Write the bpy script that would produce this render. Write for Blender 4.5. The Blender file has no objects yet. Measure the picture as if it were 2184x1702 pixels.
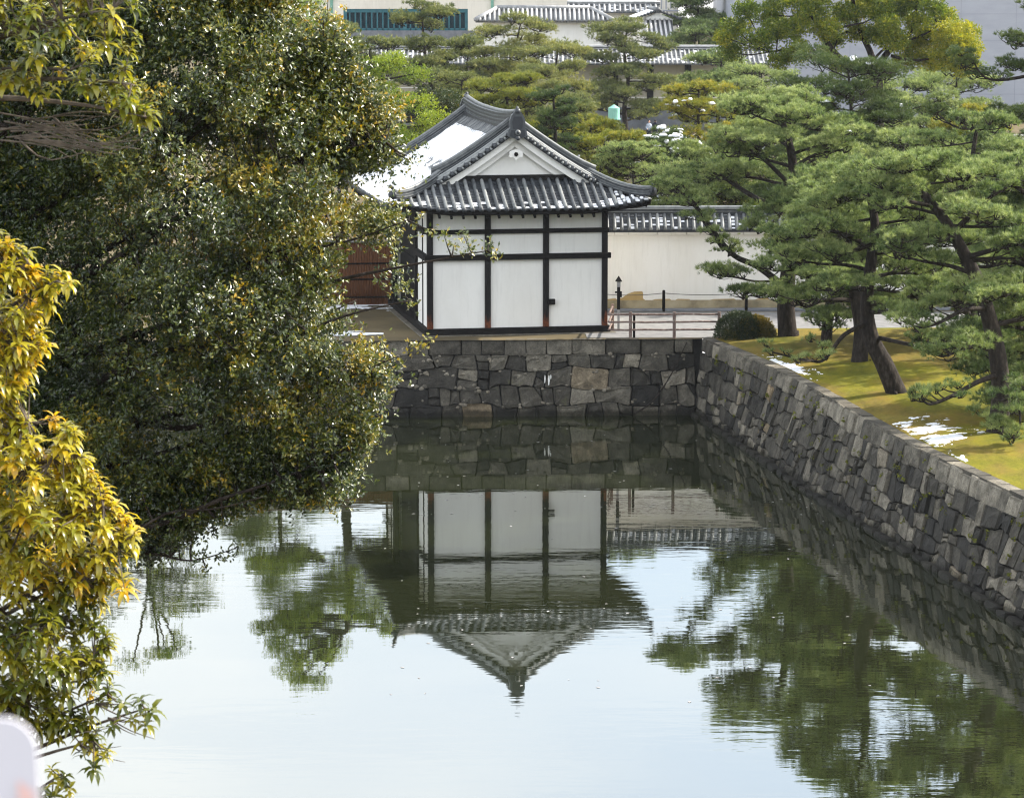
import bpy, math, random
import numpy as np
from mathutils import Vector, Matrix

sc = bpy.context.scene
COL = sc.collection
R = math.radians
random.seed(7)
RNG = np.random.default_rng(11)

# ---------------------------------------------------------------- camera, sky, sun, exposure
F, CX, CY, H = 6500.0, 1092.0, 851.0, 20.0       # measured on a 2184 x 1702 view of the place
PITCH = math.atan((851 + 110) / 6500)
cam = bpy.data.cameras.new("camera")
cam.sensor_width = 36
cam.lens = 36 * F / 2184
cam.clip_start, cam.clip_end = 0.3, 3000
cam.dof.use_dof = True
cam.dof.focus_distance = 120
cam.dof.aperture_fstop = 10
camo = bpy.data.objects.new("camera", cam)
COL.objects.link(camo)
camo.location = (0, 0, H)
camo.rotation_euler = (math.pi / 2 - PITCH, 0, 0)
sc.camera = camo

SUN_AZ, SUN_EL = R(72), R(36)                    # from +Y towards +X : ahead of us, to the right
w = bpy.data.worlds.new("World")
sc.world = w
w.use_nodes = True
nt = w.node_tree
nt.nodes.clear()
out = nt.nodes.new("ShaderNodeOutputWorld")
bg = nt.nodes.new("ShaderNodeBackground")
sky = nt.nodes.new("ShaderNodeTexSky")
sky.sky_type = 'NISHITA'
sky.sun_disc = False
sky.sun_elevation = SUN_EL
sky.sun_rotation = SUN_AZ
sky.air_density, sky.dust_density, sky.ozone_density = 1.0, 1.2, 1.0
tc = nt.nodes.new("ShaderNodeTexCoord")
mp = nt.nodes.new("ShaderNodeMapping")
mp.inputs['Scale'].default_value = (1.6, 1.6, 9.0)
mp.inputs['Location'].default_value = (0.3, 0.1, 0.95)
nz = nt.nodes.new("ShaderNodeTexNoise")
nz.inputs['Scale'].default_value = 2.1
nz.inputs['Detail'].default_value = 4
rp = nt.nodes.new("ShaderNodeValToRGB")
rp.color_ramp.elements[0].color = (0.42, 0.42, 0.42, 1)
rp.color_ramp.elements[0].position, rp.color_ramp.elements[1].position = 0.36, 0.72
mx = nt.nodes.new("ShaderNodeMix")
mx.data_type = 'RGBA'
mx.inputs['B'].default_value = (6.1, 6.15, 6.15, 1)   # bright thin cloud
nt.links.new(tc.outputs['Generated'], mp.inputs['Vector'])
nt.links.new(mp.outputs['Vector'], nz.inputs['Vector'])
nt.links.new(nz.outputs['Fac'], rp.inputs['Fac'])
nt.links.new(rp.outputs['Color'], mx.inputs['Factor'])
nt.links.new(sky.outputs['Color'], mx.inputs['A'])
nt.links.new(mx.outputs['Result'], bg.inputs['Color'])
bg.inputs['Strength'].default_value = 0.15
nt.links.new(bg.outputs['Background'], out.inputs['Surface'])

sl = bpy.data.lights.new("sun", 'SUN')
sl.energy = 4.2
sl.angle = R(0.55)
sl.color = (1.0, 0.93, 0.82)
so = bpy.data.objects.new("sun", sl)
COL.objects.link(so)
sd = Vector((math.sin(SUN_AZ) * math.cos(SUN_EL), math.cos(SUN_AZ) * math.cos(SUN_EL), math.sin(SUN_EL)))
so.rotation_euler = (-sd).to_track_quat('-Z', 'Y').to_euler()
so.location = sd * 300

sc.view_settings.view_transform = 'Standard'
sc.view_settings.look = 'None'
sc.view_settings.exposure = 1.36
sc.view_settings.gamma = 1
cy = sc.cycles if hasattr(sc, "cycles") else None
sc.render.engine = 'CYCLES'
sc.cycles.max_bounces = 6
sc.cycles.diffuse_bounces = 3
sc.cycles.glossy_bounces = 3
sc.cycles.transmission_bounces = 3
sc.cycles.volume_bounces = 0
sc.cycles.caustics_reflective = False
sc.cycles.caustics_refractive = False
sc.cycles.sample_clamp_indirect = 4
try:
    sc.cycles.use_denoising = True
    sc.cycles.denoiser = 'OPENIMAGEDENOISE'
    sc.render.filter_size = 1.2
    sc.cycles.filter_width = 1.2
except Exception:
    pass

# ---------------------------------------------------------------- surveying helpers
def ray(px, py):
    x, y = (px - CX) / F, -(py - CY) / F
    s, c = math.sin(PITCH), math.cos(PITCH)
    return (x, c + y * s, -s + y * c)
def on_z(px, py, z):
    d = ray(px, py); t = (z - H) / d[2]
    return Vector((d[0] * t, d[1] * t, z))
def at_y(px, py, Y):
    d = ray(px, py); t = Y / d[1]
    return Vector((d[0] * t, Y, H + d[2] * t))

GZ = 3.3                                          # level of the castle ground above the water
TH = R(3.0)
EV = Vector((math.cos(TH), math.sin(TH), 0))      # along the far moat wall, to the right
EU = Vector((-math.sin(TH), math.cos(TH), 0))     # away from us, along the moat
C0 = on_z(1480, 885, 0)
def M(v, u, z=0.0):
    p = C0 + EV * v + EU * u
    return Vector((p.x, p.y, z))

# ---------------------------------------------------------------- object helpers
def link(o, parent=None):
    COL.objects.link(o)
    if parent is not None:
        o.parent = parent
    return o
def tag(o, label=None, cat=None, group=None, kind=None):
    if label: o["label"] = label
    if cat: o["category"] = cat
    if group: o["group"] = group
    if kind: o["kind"] = kind
    return o
def empty(name, loc=(0, 0, 0), rz=0.0, label=None, cat=None, group=None):
    o = bpy.data.objects.new(name, None)
    o.empty_display_size = 0.2
    COL.objects.link(o)
    o.location = loc
    o.rotation_euler = (0, 0, rz)
    return tag(o, label, cat, group)

class MB:
    """collects shapes into one mesh"""
    def __init__(s):
        s.v, s.f, s.t, s.sm = [], [], [], []
    def add(s, vs, fs, tint=0.5, smooth=False):
        b = len(s.v)
        s.v += [tuple(p) for p in vs]
        s.t += [tint] * len(vs) if not hasattr(tint, '__len__') else list(tint)
        for f in fs:
            s.f.append(tuple(b + i for i in f)); s.sm.append(smooth)
    def box(s, lo, hi, tint=0.5, bev=0.0):
        x0, y0, z0 = lo; x1, y1, z1 = hi
        if bev <= 0:
            vs = [(x0,y0,z0),(x1,y0,z0),(x1,y1,z0),(x0,y1,z0),(x0,y0,z1),(x1,y0,z1),(x1,y1,z1),(x0,y1,z1)]
            s.add(vs, [(0,3,2,1),(4,5,6,7),(0,1,5,4),(1,2,6,5),(2,3,7,6),(3,0,4,7)], tint); return
        b = min(bev, (x1-x0)*.45, (y1-y0)*.45, (z1-z0)*.45)
        def ring(d, z):
            return [(x0+d+b,y0+d,z),(x1-d-b,y0+d,z),(x1-d,y0+d+b,z),(x1-d,y1-d-b,z),(x1-d-b,y1-d,z),(x0+d+b,y1-d,z),(x0+d,y1-d-b,z),(x0+d,y0+d+b,z)]
        vs = ring(b*.8, z0) + ring(0, z0+b) + ring(0, z1-b) + ring(b*.8, z1)
        fs = [tuple(range(7,-1,-1)), tuple(range(24,32))]
        for k in range(3):
            for i in range(8):
                j = (i+1) % 8
                fs.append((k*8+i, k*8+j, k*8+8+j, k*8+8+i))
        s.add(vs, fs, tint)
    def tube(s, pts, rad, n=8, tint=0.5, cap=True, smooth=True, squash=1.0):
        pts = [Vector(p) for p in pts]
        if not hasattr(rad, '__len__'): rad = [rad] * len(pts)
        vs, fs = [], []
        pn = None
        for i, p in enumerate(pts):
            d = (pts[min(i+1, len(pts)-1)] - pts[max(i-1, 0)])
            if d.length < 1e-9: d = Vector((0, 0, 1))
            d.normalize()
            if pn is None:
                pn = d.orthogonal().normalized()
            pn = (pn - d * pn.dot(d))
            pn = pn.normalized() if pn.length > 1e-6 else d.orthogonal().normalized()
            q = d.cross(pn)
            for k in range(n):
                a = 2 * math.pi * k / n
                vs.append(p + (pn * math.cos(a) + q * math.sin(a) * squash) * rad[i])
        for i in range(len(pts) - 1):
            for k in range(n):
                k2 = (k + 1) % n
                fs.append((i*n+k, i*n+k2, (i+1)*n+k2, (i+1)*n+k))
        if cap:
            fs.append(tuple(range(n-1, -1, -1))); fs.append(tuple(range((len(pts)-1)*n, len(pts)*n)))
        s.add(vs, fs, tint, smooth)
    def sweep(s, path, w, z0, z1, tint=0.5):
        """box section w wide, z0..z1 above the path, following it in plan"""
        path = [Vector(p) for p in path]
        vs, fs = [], []
        for i, p in enumerate(path):
            d = path[min(i+1, len(path)-1)] - path[max(i-1, 0)]
            d.z = 0
            n = Vector((-d.y, d.x, 0)).normalized() * (w / 2)
            for sg, z in ((-1, z0), (1, z0), (1, z1), (-1, z1)):
                vs.append(p + n * sg + Vector((0, 0, z)))
        for i in range(len(path) - 1):
            for k in range(4):
                k2 = (k + 1) % 4
                fs.append((i*4+k, i*4+4+k, i*4+4+k2, i*4+k2))
        m = (len(path) - 1) * 4
        fs += [(0, 1, 2, 3), (m+3, m+2, m+1, m)]
        s.add(vs, fs, tint)
    def extrude(s, poly, frame, d0, d1, tint=0.5):
        """poly of (a,b) -> frame(a,b,depth)"""
        n = len(poly)
        vs = [frame(a, b, d0) for a, b in poly] + [frame(a, b, d1) for a, b in poly]
        fs = [tuple(range(n)), tuple(range(2*n-1, n-1, -1))]
        for i in range(n):
            j = (i + 1) % n
            fs.append((i, n+i, n+j, j))
        s.add(vs, fs, tint)
    def build(s, name, mat, parent=None):
        me = bpy.data.meshes.new(name)
        me.from_pydata(s.v, [], s.f)
        a = me.attributes.new("tint", 'FLOAT', 'POINT')
        a.data.foreach_set("value", np.array(s.t, dtype=np.float32))
        me.polygons.foreach_set("use_smooth", s.sm)
        me.materials.append(mat)
        me.update()
        return link(bpy.data.objects.new(name, me), parent)

def np_mesh(name, V, Fc, tint, mat, parent=None, smooth=False):
    """V (n,3); Fc (m,3) triangles; tint (n,)"""
    me = bpy.data.meshes.new(name)
    n, m = len(V), len(Fc)
    me.vertices.add(n)
    me.vertices.foreach_set("co", np.asarray(V, dtype=np.float32).ravel())
    me.loops.add(m * 3)
    me.loops.foreach_set("vertex_index", np.asarray(Fc, dtype=np.int32).ravel())
    me.polygons.add(m)
    me.polygons.foreach_set("loop_start", np.arange(0, m * 3, 3, dtype=np.int32))
    me.polygons.foreach_set("loop_total", np.full(m, 3, dtype=np.int32))
    me.polygons.foreach_set("use_smooth", np.full(m, smooth, dtype=bool))
    a = me.attributes.new("tint", 'FLOAT', 'POINT')
    a.data.foreach_set("value", np.asarray(tint, dtype=np.float32))
    me.materials.append(mat)
    me.update(calc_edges=True)
    return link(bpy.data.objects.new(name, me), parent)

# ---------------------------------------------------------------- materials
def newmat(name):
    m = bpy.data.materials.new(name)
    m.use_nodes = True
    t = m.node_tree
    b = t.nodes["Principled BSDF"]
    return m, t, b
def N(t, typ, **kw):
    n = t.nodes.new(typ)
    for k, v in kw.items():
        if k in n.inputs: n.inputs[k].default_value = v
        else: setattr(n, k, v)
    return n
def ramp(t, src, stops):
    r = t.nodes.new("ShaderNodeValToRGB")
    e = r.color_ramp.elements
    while len(e) > 1: e.remove(e[-1])
    e[0].position, e[0].color = stops[0][0], (*stops[0][1], 1)
    for p, c in stops[1:]:
        k = e.new(p); k.color = (*c, 1)
    t.links.new(src, r.inputs['Fac'])
    return r.outputs['Color']
def noise(t, scale, detail=4, rough=0.55, vec=None, sc3=None):
    n = N(t, "ShaderNodeTexNoise")
    n.inputs['Scale'].default_value = scale
    n.inputs['Detail'].default_value = detail
    n.inputs['Roughness'].default_value = rough
    if vec is None:
        g = t.nodes.new("ShaderNodeNewGeometry"); vec = g.outputs['Position']
    if sc3:
        mpn = t.nodes.new("ShaderNodeMapping"); mpn.inputs['Scale'].default_value = sc3
        t.links.new(vec, mpn.inputs['Vector']); vec = mpn.outputs['Vector']
    t.links.new(vec, n.inputs['Vector'])
    return n.outputs['Fac']
def mixc(t, fac, a, b, mode='MIX'):
    m = t.nodes.new("ShaderNodeMix"); m.data_type = 'RGBA'; m.blend_type = mode
    for s, i in ((fac, 'Factor'), (a, 'A'), (b, 'B')):
        if isinstance(s, (int, float)): m.inputs[i].default_value = s
        elif isinstance(s, tuple): m.inputs[i].default_value = (*s, 1)
        else: t.links.new(s, m.inputs[i])
    return m.outputs['Result']
def attr(t):
    a = t.nodes.new("ShaderNodeAttribute"); a.attribute_name = "tint"
    return a.outputs['Fac']
def bump(t, b, h, dist, strength=1.0):
    n = t.nodes.new("ShaderNodeBump")
    n.inputs['Distance'].default_value = dist
    n.inputs['Strength'].default_value = strength
    t.links.new(h, n.inputs['Height'])
    t.links.new(n.outputs['Normal'], b.inputs['Normal'])

def simple(name, stops, scale=3.0, rough=0.8, spec=0.3, bumpd=0.0, bscale=None, use_tint=False, sc3=None, metallic=0.0):
    m, t, b = newmat(name)
    src = noise(t, scale, 5, 0.6, sc3=sc3)
    if use_tint:
        ad = N(t, "ShaderNodeMath", operation='MULTIPLY_ADD')
        t.links.new(src, ad.inputs[0]); ad.inputs[1].default_value = 0.55
        sb = N(t, "ShaderNodeMath", operation='ADD'); t.links.new(attr(t), sb.inputs[0]); sb.inputs[1].default_value = -0.27
        t.links.new(sb.outputs[0], ad.inputs[2])
        src = ad.outputs[0]
    t.links.new(ramp(t, src, stops), b.inputs['Base Color'])
    b.inputs['Roughness'].default_value = rough
    b.inputs['Specular IOR Level'].default_value = spec
    b.inputs['Metallic'].default_value = metallic
    if bumpd: bump(t, b, noise(t, bscale or scale * 4, 5, 0.6), bumpd)
    return m

MAT = {}
def plaster(name, base, stain, lines=False):
    m, t, b = newmat(name)
    n1 = noise(t, 0.5, 5, 0.6, sc3=(1, 1, 0.35))
    n2 = noise(t, 6, 4, 0.6)
    c = ramp(t, n1, [(0.3, stain), (0.55, base)])
    c = mixc(t, ramp(t, n2, [(0.35, (0.0,)*3), (0.75, (0.12,)*3)]), c, tuple(x * 0.82 for x in base))
    n4 = noise(t, 1.0, 5, 0.65, sc3=(5, 5, 0.45))          # faint rain streaks
    c = mixc(t, ramp(t, n4, [(0.52, (0.0,)*3), (0.8, (0.35,)*3)]), c, tuple(x * 0.72 for x in stain))
    t.links.new(c, b.inputs['Base Color'])
    b.inputs['Roughness'].default_value = 0.9
    b.inputs['Specular IOR Level'].default_value = 0.15
    bump(t, b, n2, 0.004)
    return m
MAT['plaster'] = plaster("white_plaster", (0.85, 0.835, 0.79), (0.77, 0.75, 0.70))
MAT['plaster_old'] = plaster("old_plaster", (0.77, 0.755, 0.72), (0.70, 0.675, 0.62))
MAT['plaster_far'] = plaster("far_plaster", (0.72, 0.68, 0.60), (0.62, 0.58, 0.5))
MAT['plaster_tan'] = plaster("tan_plaster", (0.40, 0.37, 0.29), (0.33, 0.30, 0.23))
MAT['wood'] = simple("black_wood", [(0.3, (0.005, 0.005, 0.005)), (0.7, (0.014, 0.012, 0.011))], 5, 0.8, 0.12, 0.004, 30)
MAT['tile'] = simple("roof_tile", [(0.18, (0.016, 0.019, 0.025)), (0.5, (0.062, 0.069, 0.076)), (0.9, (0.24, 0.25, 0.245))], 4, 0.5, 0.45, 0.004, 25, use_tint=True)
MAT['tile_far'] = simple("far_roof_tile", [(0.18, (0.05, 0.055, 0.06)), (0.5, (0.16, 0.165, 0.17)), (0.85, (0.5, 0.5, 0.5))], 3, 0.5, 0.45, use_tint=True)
MAT['snow'] = simple("snow", [(0.3, (0.80, 0.82, 0.86)), (0.7, (0.90, 0.91, 0.93))], 4, 0.65, 0.3, 0.02, 12)
MAT['bark'] = simple("bark", [(0.3, (0.010, 0.008, 0.007)), (0.55, (0.030, 0.024, 0.020)), (0.75, (0.075, 0.063, 0.054))], 9, 0.9, 0.15, 0.03, 14, sc3=(1, 1, 0.35))
MAT['bark_pale'] = simple("pale_bark", [(0.3, (0.05, 0.04, 0.032)), (0.7, (0.17, 0.14, 0.115))], 9, 0.9, 0.15, 0.01, 30)
MAT['bronze'] = simple("green_copper", [(0.3, (0.18, 0.42, 0.34)), (0.7, (0.26, 0.50, 0.42))], 3, 0.7, 0.3)
MAT['pink_rail'] = simple("red_brown_rail", [(0.3, (0.10, 0.062, 0.050)), (0.55, (0.19, 0.135, 0.115)), (0.75, (0.33, 0.29, 0.26))], 6, 0.7, 0.3, sc3=(1, 1, 1))
MAT['teal'] = simple("teal_paint", [(0.3, (0.015, 0.09, 0.12)), (0.7, (0.02, 0.13, 0.16))], 2, 0.6, 0.3)
MAT['teal_dark'] = simple("teal_recess", [(0.3, (0.006, 0.03, 0.045)), (0.7, (0.008, 0.04, 0.055))], 2, 0.8, 0.2)
MAT['greysheet'] = simple("grey_sheeting", [(0.3, (0.30, 0.315, 0.36)), (0.7, (0.35, 0.365, 0.41))], 0.35, 0.7, 0.3, sc3=(1, 1, 3))
MAT['greybase'] = simple("grey_stone_base", [(0.3, (0.12, 0.13, 0.15)), (0.7, (0.2, 0.21, 0.23))], 1.5, 0.85, 0.2)
MAT['road'] = simple("grey_gravel", [(0.3, (0.15, 0.15, 0.152)), (0.7, (0.23, 0.227, 0.222))], 2.5, 0.95, 0.1, 0.01, 30)
MAT['dirt'] = simple("bare_soil", [(0.3, (0.07, 0.058, 0.035)), (0.7, (0.15, 0.118, 0.066))], 0.25, 0.95, 0.1)
MAT['moss'] = simple("moss", [(0.3, (0.07, 0.085, 0.012)), (0.7, (0.17, 0.17, 0.03))], 12, 0.95, 0.1)
MAT['orange'] = simple("orange_earth", [(0.3, (0.40, 0.17, 0.05)), (0.7, (0.55, 0.30, 0.12))], 0.8, 0.9, 0.1)
MAT['bamboo'] = simple("brown_bamboo", [(0.3, (0.09, 0.035, 0.016)), (0.7, (0.19, 0.085, 0.04))], 7, 0.8, 0.2, sc3=(6, 6, 0.4))
MAT['rope'] = simple("rope", [(0.3, (0.05, 0.045, 0.04)), (0.7, (0.1, 0.09, 0.08))], 7, 0.9, 0.1)
MAT['skin'] = simple("skin", [(0.3, (0.50, 0.30, 0.22)), (0.7, (0.58, 0.36, 0.27))], 7, 0.6, 0.3)
MAT['jacket_pale'] = simple("pale_blue_jacket", [(0.3, (0.30, 0.36, 0.45)), (0.7, (0.52, 0.57, 0.64))], 9, 0.8, 0.2)
MAT['jacket_navy'] = simple("navy_coat", [(0.3, (0.008, 0.010, 0.02)), (0.7, (0.015, 0.018, 0.035))], 5, 0.8, 0.2)
MAT['hair'] = simple("dark_hair", [(0.3, (0.01, 0.008, 0.007)), (0.7, (0.02, 0.016, 0.013))], 9, 0.6, 0.3)
MAT['tanbase'] = simple("tan_stone", [(0.32, (0.16, 0.135, 0.09)), (0.5, (0.33, 0.28, 0.18)), (0.68, (0.42, 0.36, 0.25))], 0.9, 0.9, 0.1, 0.01, 9)
MAT['ochre'] = simple("ochre_clay", [(0.3, (0.36, 0.25, 0.10)), (0.7, (0.44, 0.32, 0.15))], 3, 0.9, 0.1)
MAT['postcap'] = simple("weathered_grey", [(0.3, (0.25, 0.24, 0.24)), (0.7, (0.38, 0.37, 0.36))], 3, 0.85, 0.2)

def wood_post():
    m, t, b = newmat("post_wood")
    tcn = t.nodes.new("ShaderNodeTexCoord")
    sep = t.nodes.new("ShaderNodeSeparateXYZ")
    t.links.new(tcn.outputs['Object'], sep.inputs[0])
    n1 = noise(t, 3, 4, 0.6, vec=tcn.outputs['Object'], sc3=(3, 3, 0.5))
    a = N(t, "ShaderNodeMath", operation='MULTIPLY_ADD')       # worn paint low on the post
    t.links.new(n1, a.inputs[0]); a.inputs[1].default_value = 1.5
    t.links.new(sep.outputs['Z'], a.inputs[2])
    msk = ramp(t, a.outputs[0], [(0.0, (1,)*3), (0.98, (1,)*3), (1.0, (0,)*3)])
    mr = t.nodes.new("ShaderNodeMapRange"); t.links.new(a.outputs[0], mr.inputs['Value'])
    mr.inputs['From Min'].default_value, mr.inputs['From Max'].default_value = 1.3, 1.55
    mr.inputs['To Min'].default_value, mr.inputs['To Max'].default_value = 1, 0
    n2 = noise(t, 12, 4, 0.6)
    red = ramp(t, n2, [(0.35, (0.05, 0.014, 0.007)), (0.65, (0.16, 0.05, 0.02))])
    blk = ramp(t, n2, [(0.3, (0.005, 0.005, 0.006)), (0.7, (0.013, 0.011, 0.011))])
    t.links.new(mixc(t, mr.outputs['Result'], blk, red), b.inputs['Base Color'])
    b.inputs['Roughness'].default_value = 0.75
    b.inputs['Specular IOR Level'].default_value = 0.2
    return m
MAT['post'] = wood_post()

def stone(name, dark, mid, pale, warm):
    m, t, b = newmat(name)
    tn = attr(t)
    n1 = noise(t, 2.2, 6, 0.65)
    n2 = noise(t, 14, 5, 0.65)
    c = ramp(t, tn, [(0.0, dark), (0.45, mid), (0.72, pale), (0.86, warm), (1.0, tuple(x * 1.15 for x in warm))])
    c = mixc(t, 0.75, c, ramp(t, n1, [(0.3, (0.3,)*3), (0.5, (0.9,)*3), (0.72, (1.7,)*3)]), 'MULTIPLY')
    c = mixc(t, 0.6, c, ramp(t, n2, [(0.3, (0.4,)*3), (0.7, (1.6,)*3)]), 'MULTIPLY')
    # lichen and moss flecks
    n3 = noise(t, 1.1, 6, 0.7)
    c = mixc(t, ramp(t, n3, [(0.64, (0,)*3), (0.72, (0.55,)*3)]), c, (0.10, 0.10, 0.045))
    gp_ = t.nodes.new("ShaderNodeNewGeometry"); sx_ = t.nodes.new("ShaderNodeSeparateXYZ")
    t.links.new(gp_.outputs['Position'], sx_.inputs[0])
    wl = N(t, "ShaderNodeMath", operation='MULTIPLY_ADD')      # dark tide mark left by the moat
    t.links.new(n1, wl.inputs[0]); wl.inputs[1].default_value = 0.35; t.links.new(sx_.outputs['Z'], wl.inputs[2])
    mr = t.nodes.new("ShaderNodeMapRange"); t.links.new(wl.outputs[0], mr.inputs['Value'])
    mr.inputs['From Min'].default_value, mr.inputs['From Max'].default_value = 0.34, 0.5
    c = mixc(t, mr.outputs['Result'], mixc(t, 1.0, c, (0.30, 0.30, 0.26), 'MULTIPLY'), c)
    t.links.new(c, b.inputs['Base Color'])
    b.inputs['Roughness'].default_value = 0.85
    b.inputs['Specular IOR Level'].default_value = 0.25
    bump(t, b, mixc(t, 0.5, n1, n2), 0.06)
    return m
MAT['stone'] = stone("moat_stone", (0.020, 0.019, 0.017), (0.072, 0.065, 0.052), (0.215, 0.192, 0.15), (0.19, 0.14, 0.08))

def grass():
    m, t, b = newmat("winter_lawn")
    n1 = noise(t, 0.16, 5, 0.6, sc3=(1.0, 0.6, 1))
    n2 = noise(t, 1.2, 6, 0.65, sc3=(1, 0.35, 1))
    n3 = noise(t, 9, 4, 0.7)
    c = ramp(t, n1, [(0.34, (0.085, 0.092, 0.009)), (0.44, (0.150, 0.140, 0.013)), (0.52, (0.150, 0.113, 0.024)), (0.58, (0.175, 0.143, 0.030)), (0.66, (0.090, 0.094, 0.009))])
    c = mixc(t, 0.7, c, ramp(t, n2, [(0.3, (0.45, 0.5, 0.4)), (0.5, (1,)*3), (0.72, (1.4, 1.2, 1.0))]), 'MULTIPLY')
    c = mixc(t, 0.5, c, ramp(t, n3, [(0.3, (0.65,)*3), (0.7, (1.3,)*3)]), 'MULTIPLY')
    t.links.new(c, b.inputs['Base Color'])
    b.inputs['Roughness'].default_value = 0.95
    b.inputs['Specular IOR Level'].default_value = 0.1
    bump(t, b, mixc(t, 0.5, n2, n3), 0.05)
    return m
MAT['grass'] = grass()

def water():
    m = bpy.data.materials.new("moat_water"); m.use_nodes = True
    t = m.node_tree; t.nodes.clear()
    o = t.nodes.new("ShaderNodeOutputMaterial")
    g = t.nodes.new("ShaderNodeBsdfGlossy"); g.inputs['Roughness'].default_value = 0.012
    g.inputs['Color'].default_value = (0.95, 0.965, 0.95, 1)
    d = t.nodes.new("ShaderNodeBsdfDiffuse"); d.inputs['Color'].default_value = (0.013, 0.016, 0.006, 1)
    lw = t.nodes.new("ShaderNodeLayerWeight"); lw.inputs['Blend'].default_value = 0.5
    fr = N(t, "ShaderNodeMath", operation='MULTIPLY'); t.links.new(lw.outputs['Facing'], fr.inputs[0]); fr.inputs[1].default_value = 0.575
    mxs = t.nodes.new("ShaderNodeMixShader")
    n1 = noise(t, 1.0, 3, 0.5, sc3=(0.55, 1.9, 1))
    n2 = noise(t, 1.0, 2, 0.5, sc3=(0.03, 0.10, 1))
    n3 = noise(t, 1.0, 1, 0.5, sc3=(0.12, 0.35, 1))
    msk = ramp(t, n2, [(0.40, (0.15,)*3), (0.62, (1,)*3)])
    hh = mixc(t, 1.0, n1, msk, 'MULTIPLY')
    b1 = t.nodes.new("ShaderNodeBump"); b1.inputs['Distance'].default_value = 0.0048; b1.inputs['Strength'].default_value = 1
    t.links.new(hh, b1.inputs['Height'])
    b2 = t.nodes.new("ShaderNodeBump"); b2.inputs['Distance'].default_value = 0.004; b2.inputs['Strength'].default_value = 1
    t.links.new(n3, b2.inputs['Height']); t.links.new(b1.outputs['Normal'], b2.inputs['Normal'])
    t.links.new(b2.outputs['Normal'], g.inputs['Normal'])
    t.links.new(fr.outputs[0], mxs.inputs['Fac'])
    t.links.new(d.outputs['BSDF'], mxs.inputs[1]); t.links.new(g.outputs['BSDF'], mxs.inputs[2])
    t.links.new(mxs.outputs['Shader'], o.inputs['Surface'])
    return m
MAT['water'] = water()

def leafmat(name, stops, rough=0.4, spec=0.5, trans=0.35, tcol=None):
    m, t, b = newmat(name)
    c = ramp(t, attr(t), stops)
    t.links.new(c, b.inputs['Base Color'])
    b.inputs['Roughness'].default_value = rough
    b.inputs['Specular IOR Level'].default_value = spec
    tr = t.nodes.new("ShaderNodeBsdfTranslucent")
    t.links.new(mixc(t, 1.0, c, tcol or (1.6, 1.5, 0.7), 'MULTIPLY'), tr.inputs['Color'])
    ms = t.nodes.new("ShaderNodeMixShader"); ms.inputs['Fac'].default_value = trans
    t.links.new(b.outputs['BSDF'], ms.inputs[1]); t.links.new(tr.outputs['BSDF'], ms.inputs[2])
    t.links.new(ms.outputs['Shader'], t.nodes['Material Output'].inputs['Surface'])
    return m
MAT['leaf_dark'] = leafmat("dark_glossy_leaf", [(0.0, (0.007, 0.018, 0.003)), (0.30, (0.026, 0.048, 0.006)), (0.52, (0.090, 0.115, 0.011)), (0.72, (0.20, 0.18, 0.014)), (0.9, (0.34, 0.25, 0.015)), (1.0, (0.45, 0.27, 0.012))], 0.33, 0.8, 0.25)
MAT['leaf_yellow'] = leafmat("yellow_drooping_leaf", [(0.0, (0.03, 0.045, 0.010)), (0.3, (0.11, 0.14, 0.016)), (0.6, (0.31, 0.29, 0.028)), (0.85, (0.47, 0.40, 0.03)), (1.0, (0.56, 0.35, 0.018))], 0.3, 0.9, 0.4)
MAT['needle'] = leafmat("pine_needles", [(0.0, (0.025, 0.055, 0.014)), (0.45, (0.135, 0.19, 0.060)), (1.0, (0.38, 0.42, 0.17))], 0.5, 0.35, 0.3, (1.3, 1.35, 0.9))
MAT['needle_dark'] = leafmat("dark_pine_needles", [(0.0, (0.018, 0.04, 0.013)), (0.5, (0.045, 0.08, 0.022)), (1.0, (0.10, 0.13, 0.03))], 0.5, 0.35, 0.25, (1.3, 1.35, 0.8))
MAT['needle_olive'] = leafmat("olive_pine_needles", [(0.0, (0.05, 0.075, 0.024)), (0.5, (0.155, 0.180, 0.058)), (1.0, (0.31, 0.30, 0.10))], 0.5, 0.35, 0.3, (1.3, 1.3, 0.8))
MAT['needle_yellow'] = leafmat("yellow_pine_needles", [(0.0, (0.09, 0.12, 0.02)), (0.5, (0.20, 0.22, 0.03)), (1.0, (0.36, 0.30, 0.04))], 0.5, 0.3, 0.3, (1.3, 1.3, 0.7))
MAT['leaf_lime'] = leafmat("lime_leaf", [(0.0, (0.06, 0.11, 0.012)), (0.5, (0.15, 0.22, 0.02)), (1.0, (0.30, 0.34, 0.03))], 0.45, 0.4, 0.35)
MAT['leaf_gold'] = leafmat("gold_green_leaf", [(0.0, (0.035, 0.075, 0.012)), (0.5, (0.125, 0.18, 0.020)), (1.0, (0.36, 0.34, 0.028))], 0.4, 0.45, 0.35)
MAT['leaf_bush'] = leafmat("clipped_bush_leaf", [(0.0, (0.018, 0.035, 0.012)), (0.6, (0.04, 0.06, 0.014)), (1.0, (0.19, 0.14, 0.02))], 0.4, 0.4, 0.2)
MAT['twig'] = simple("twig", [(0.3, (0.07, 0.05, 0.038)), (0.7, (0.15, 0.11, 0.085))], 12, 0.85, 0.2)

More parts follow.
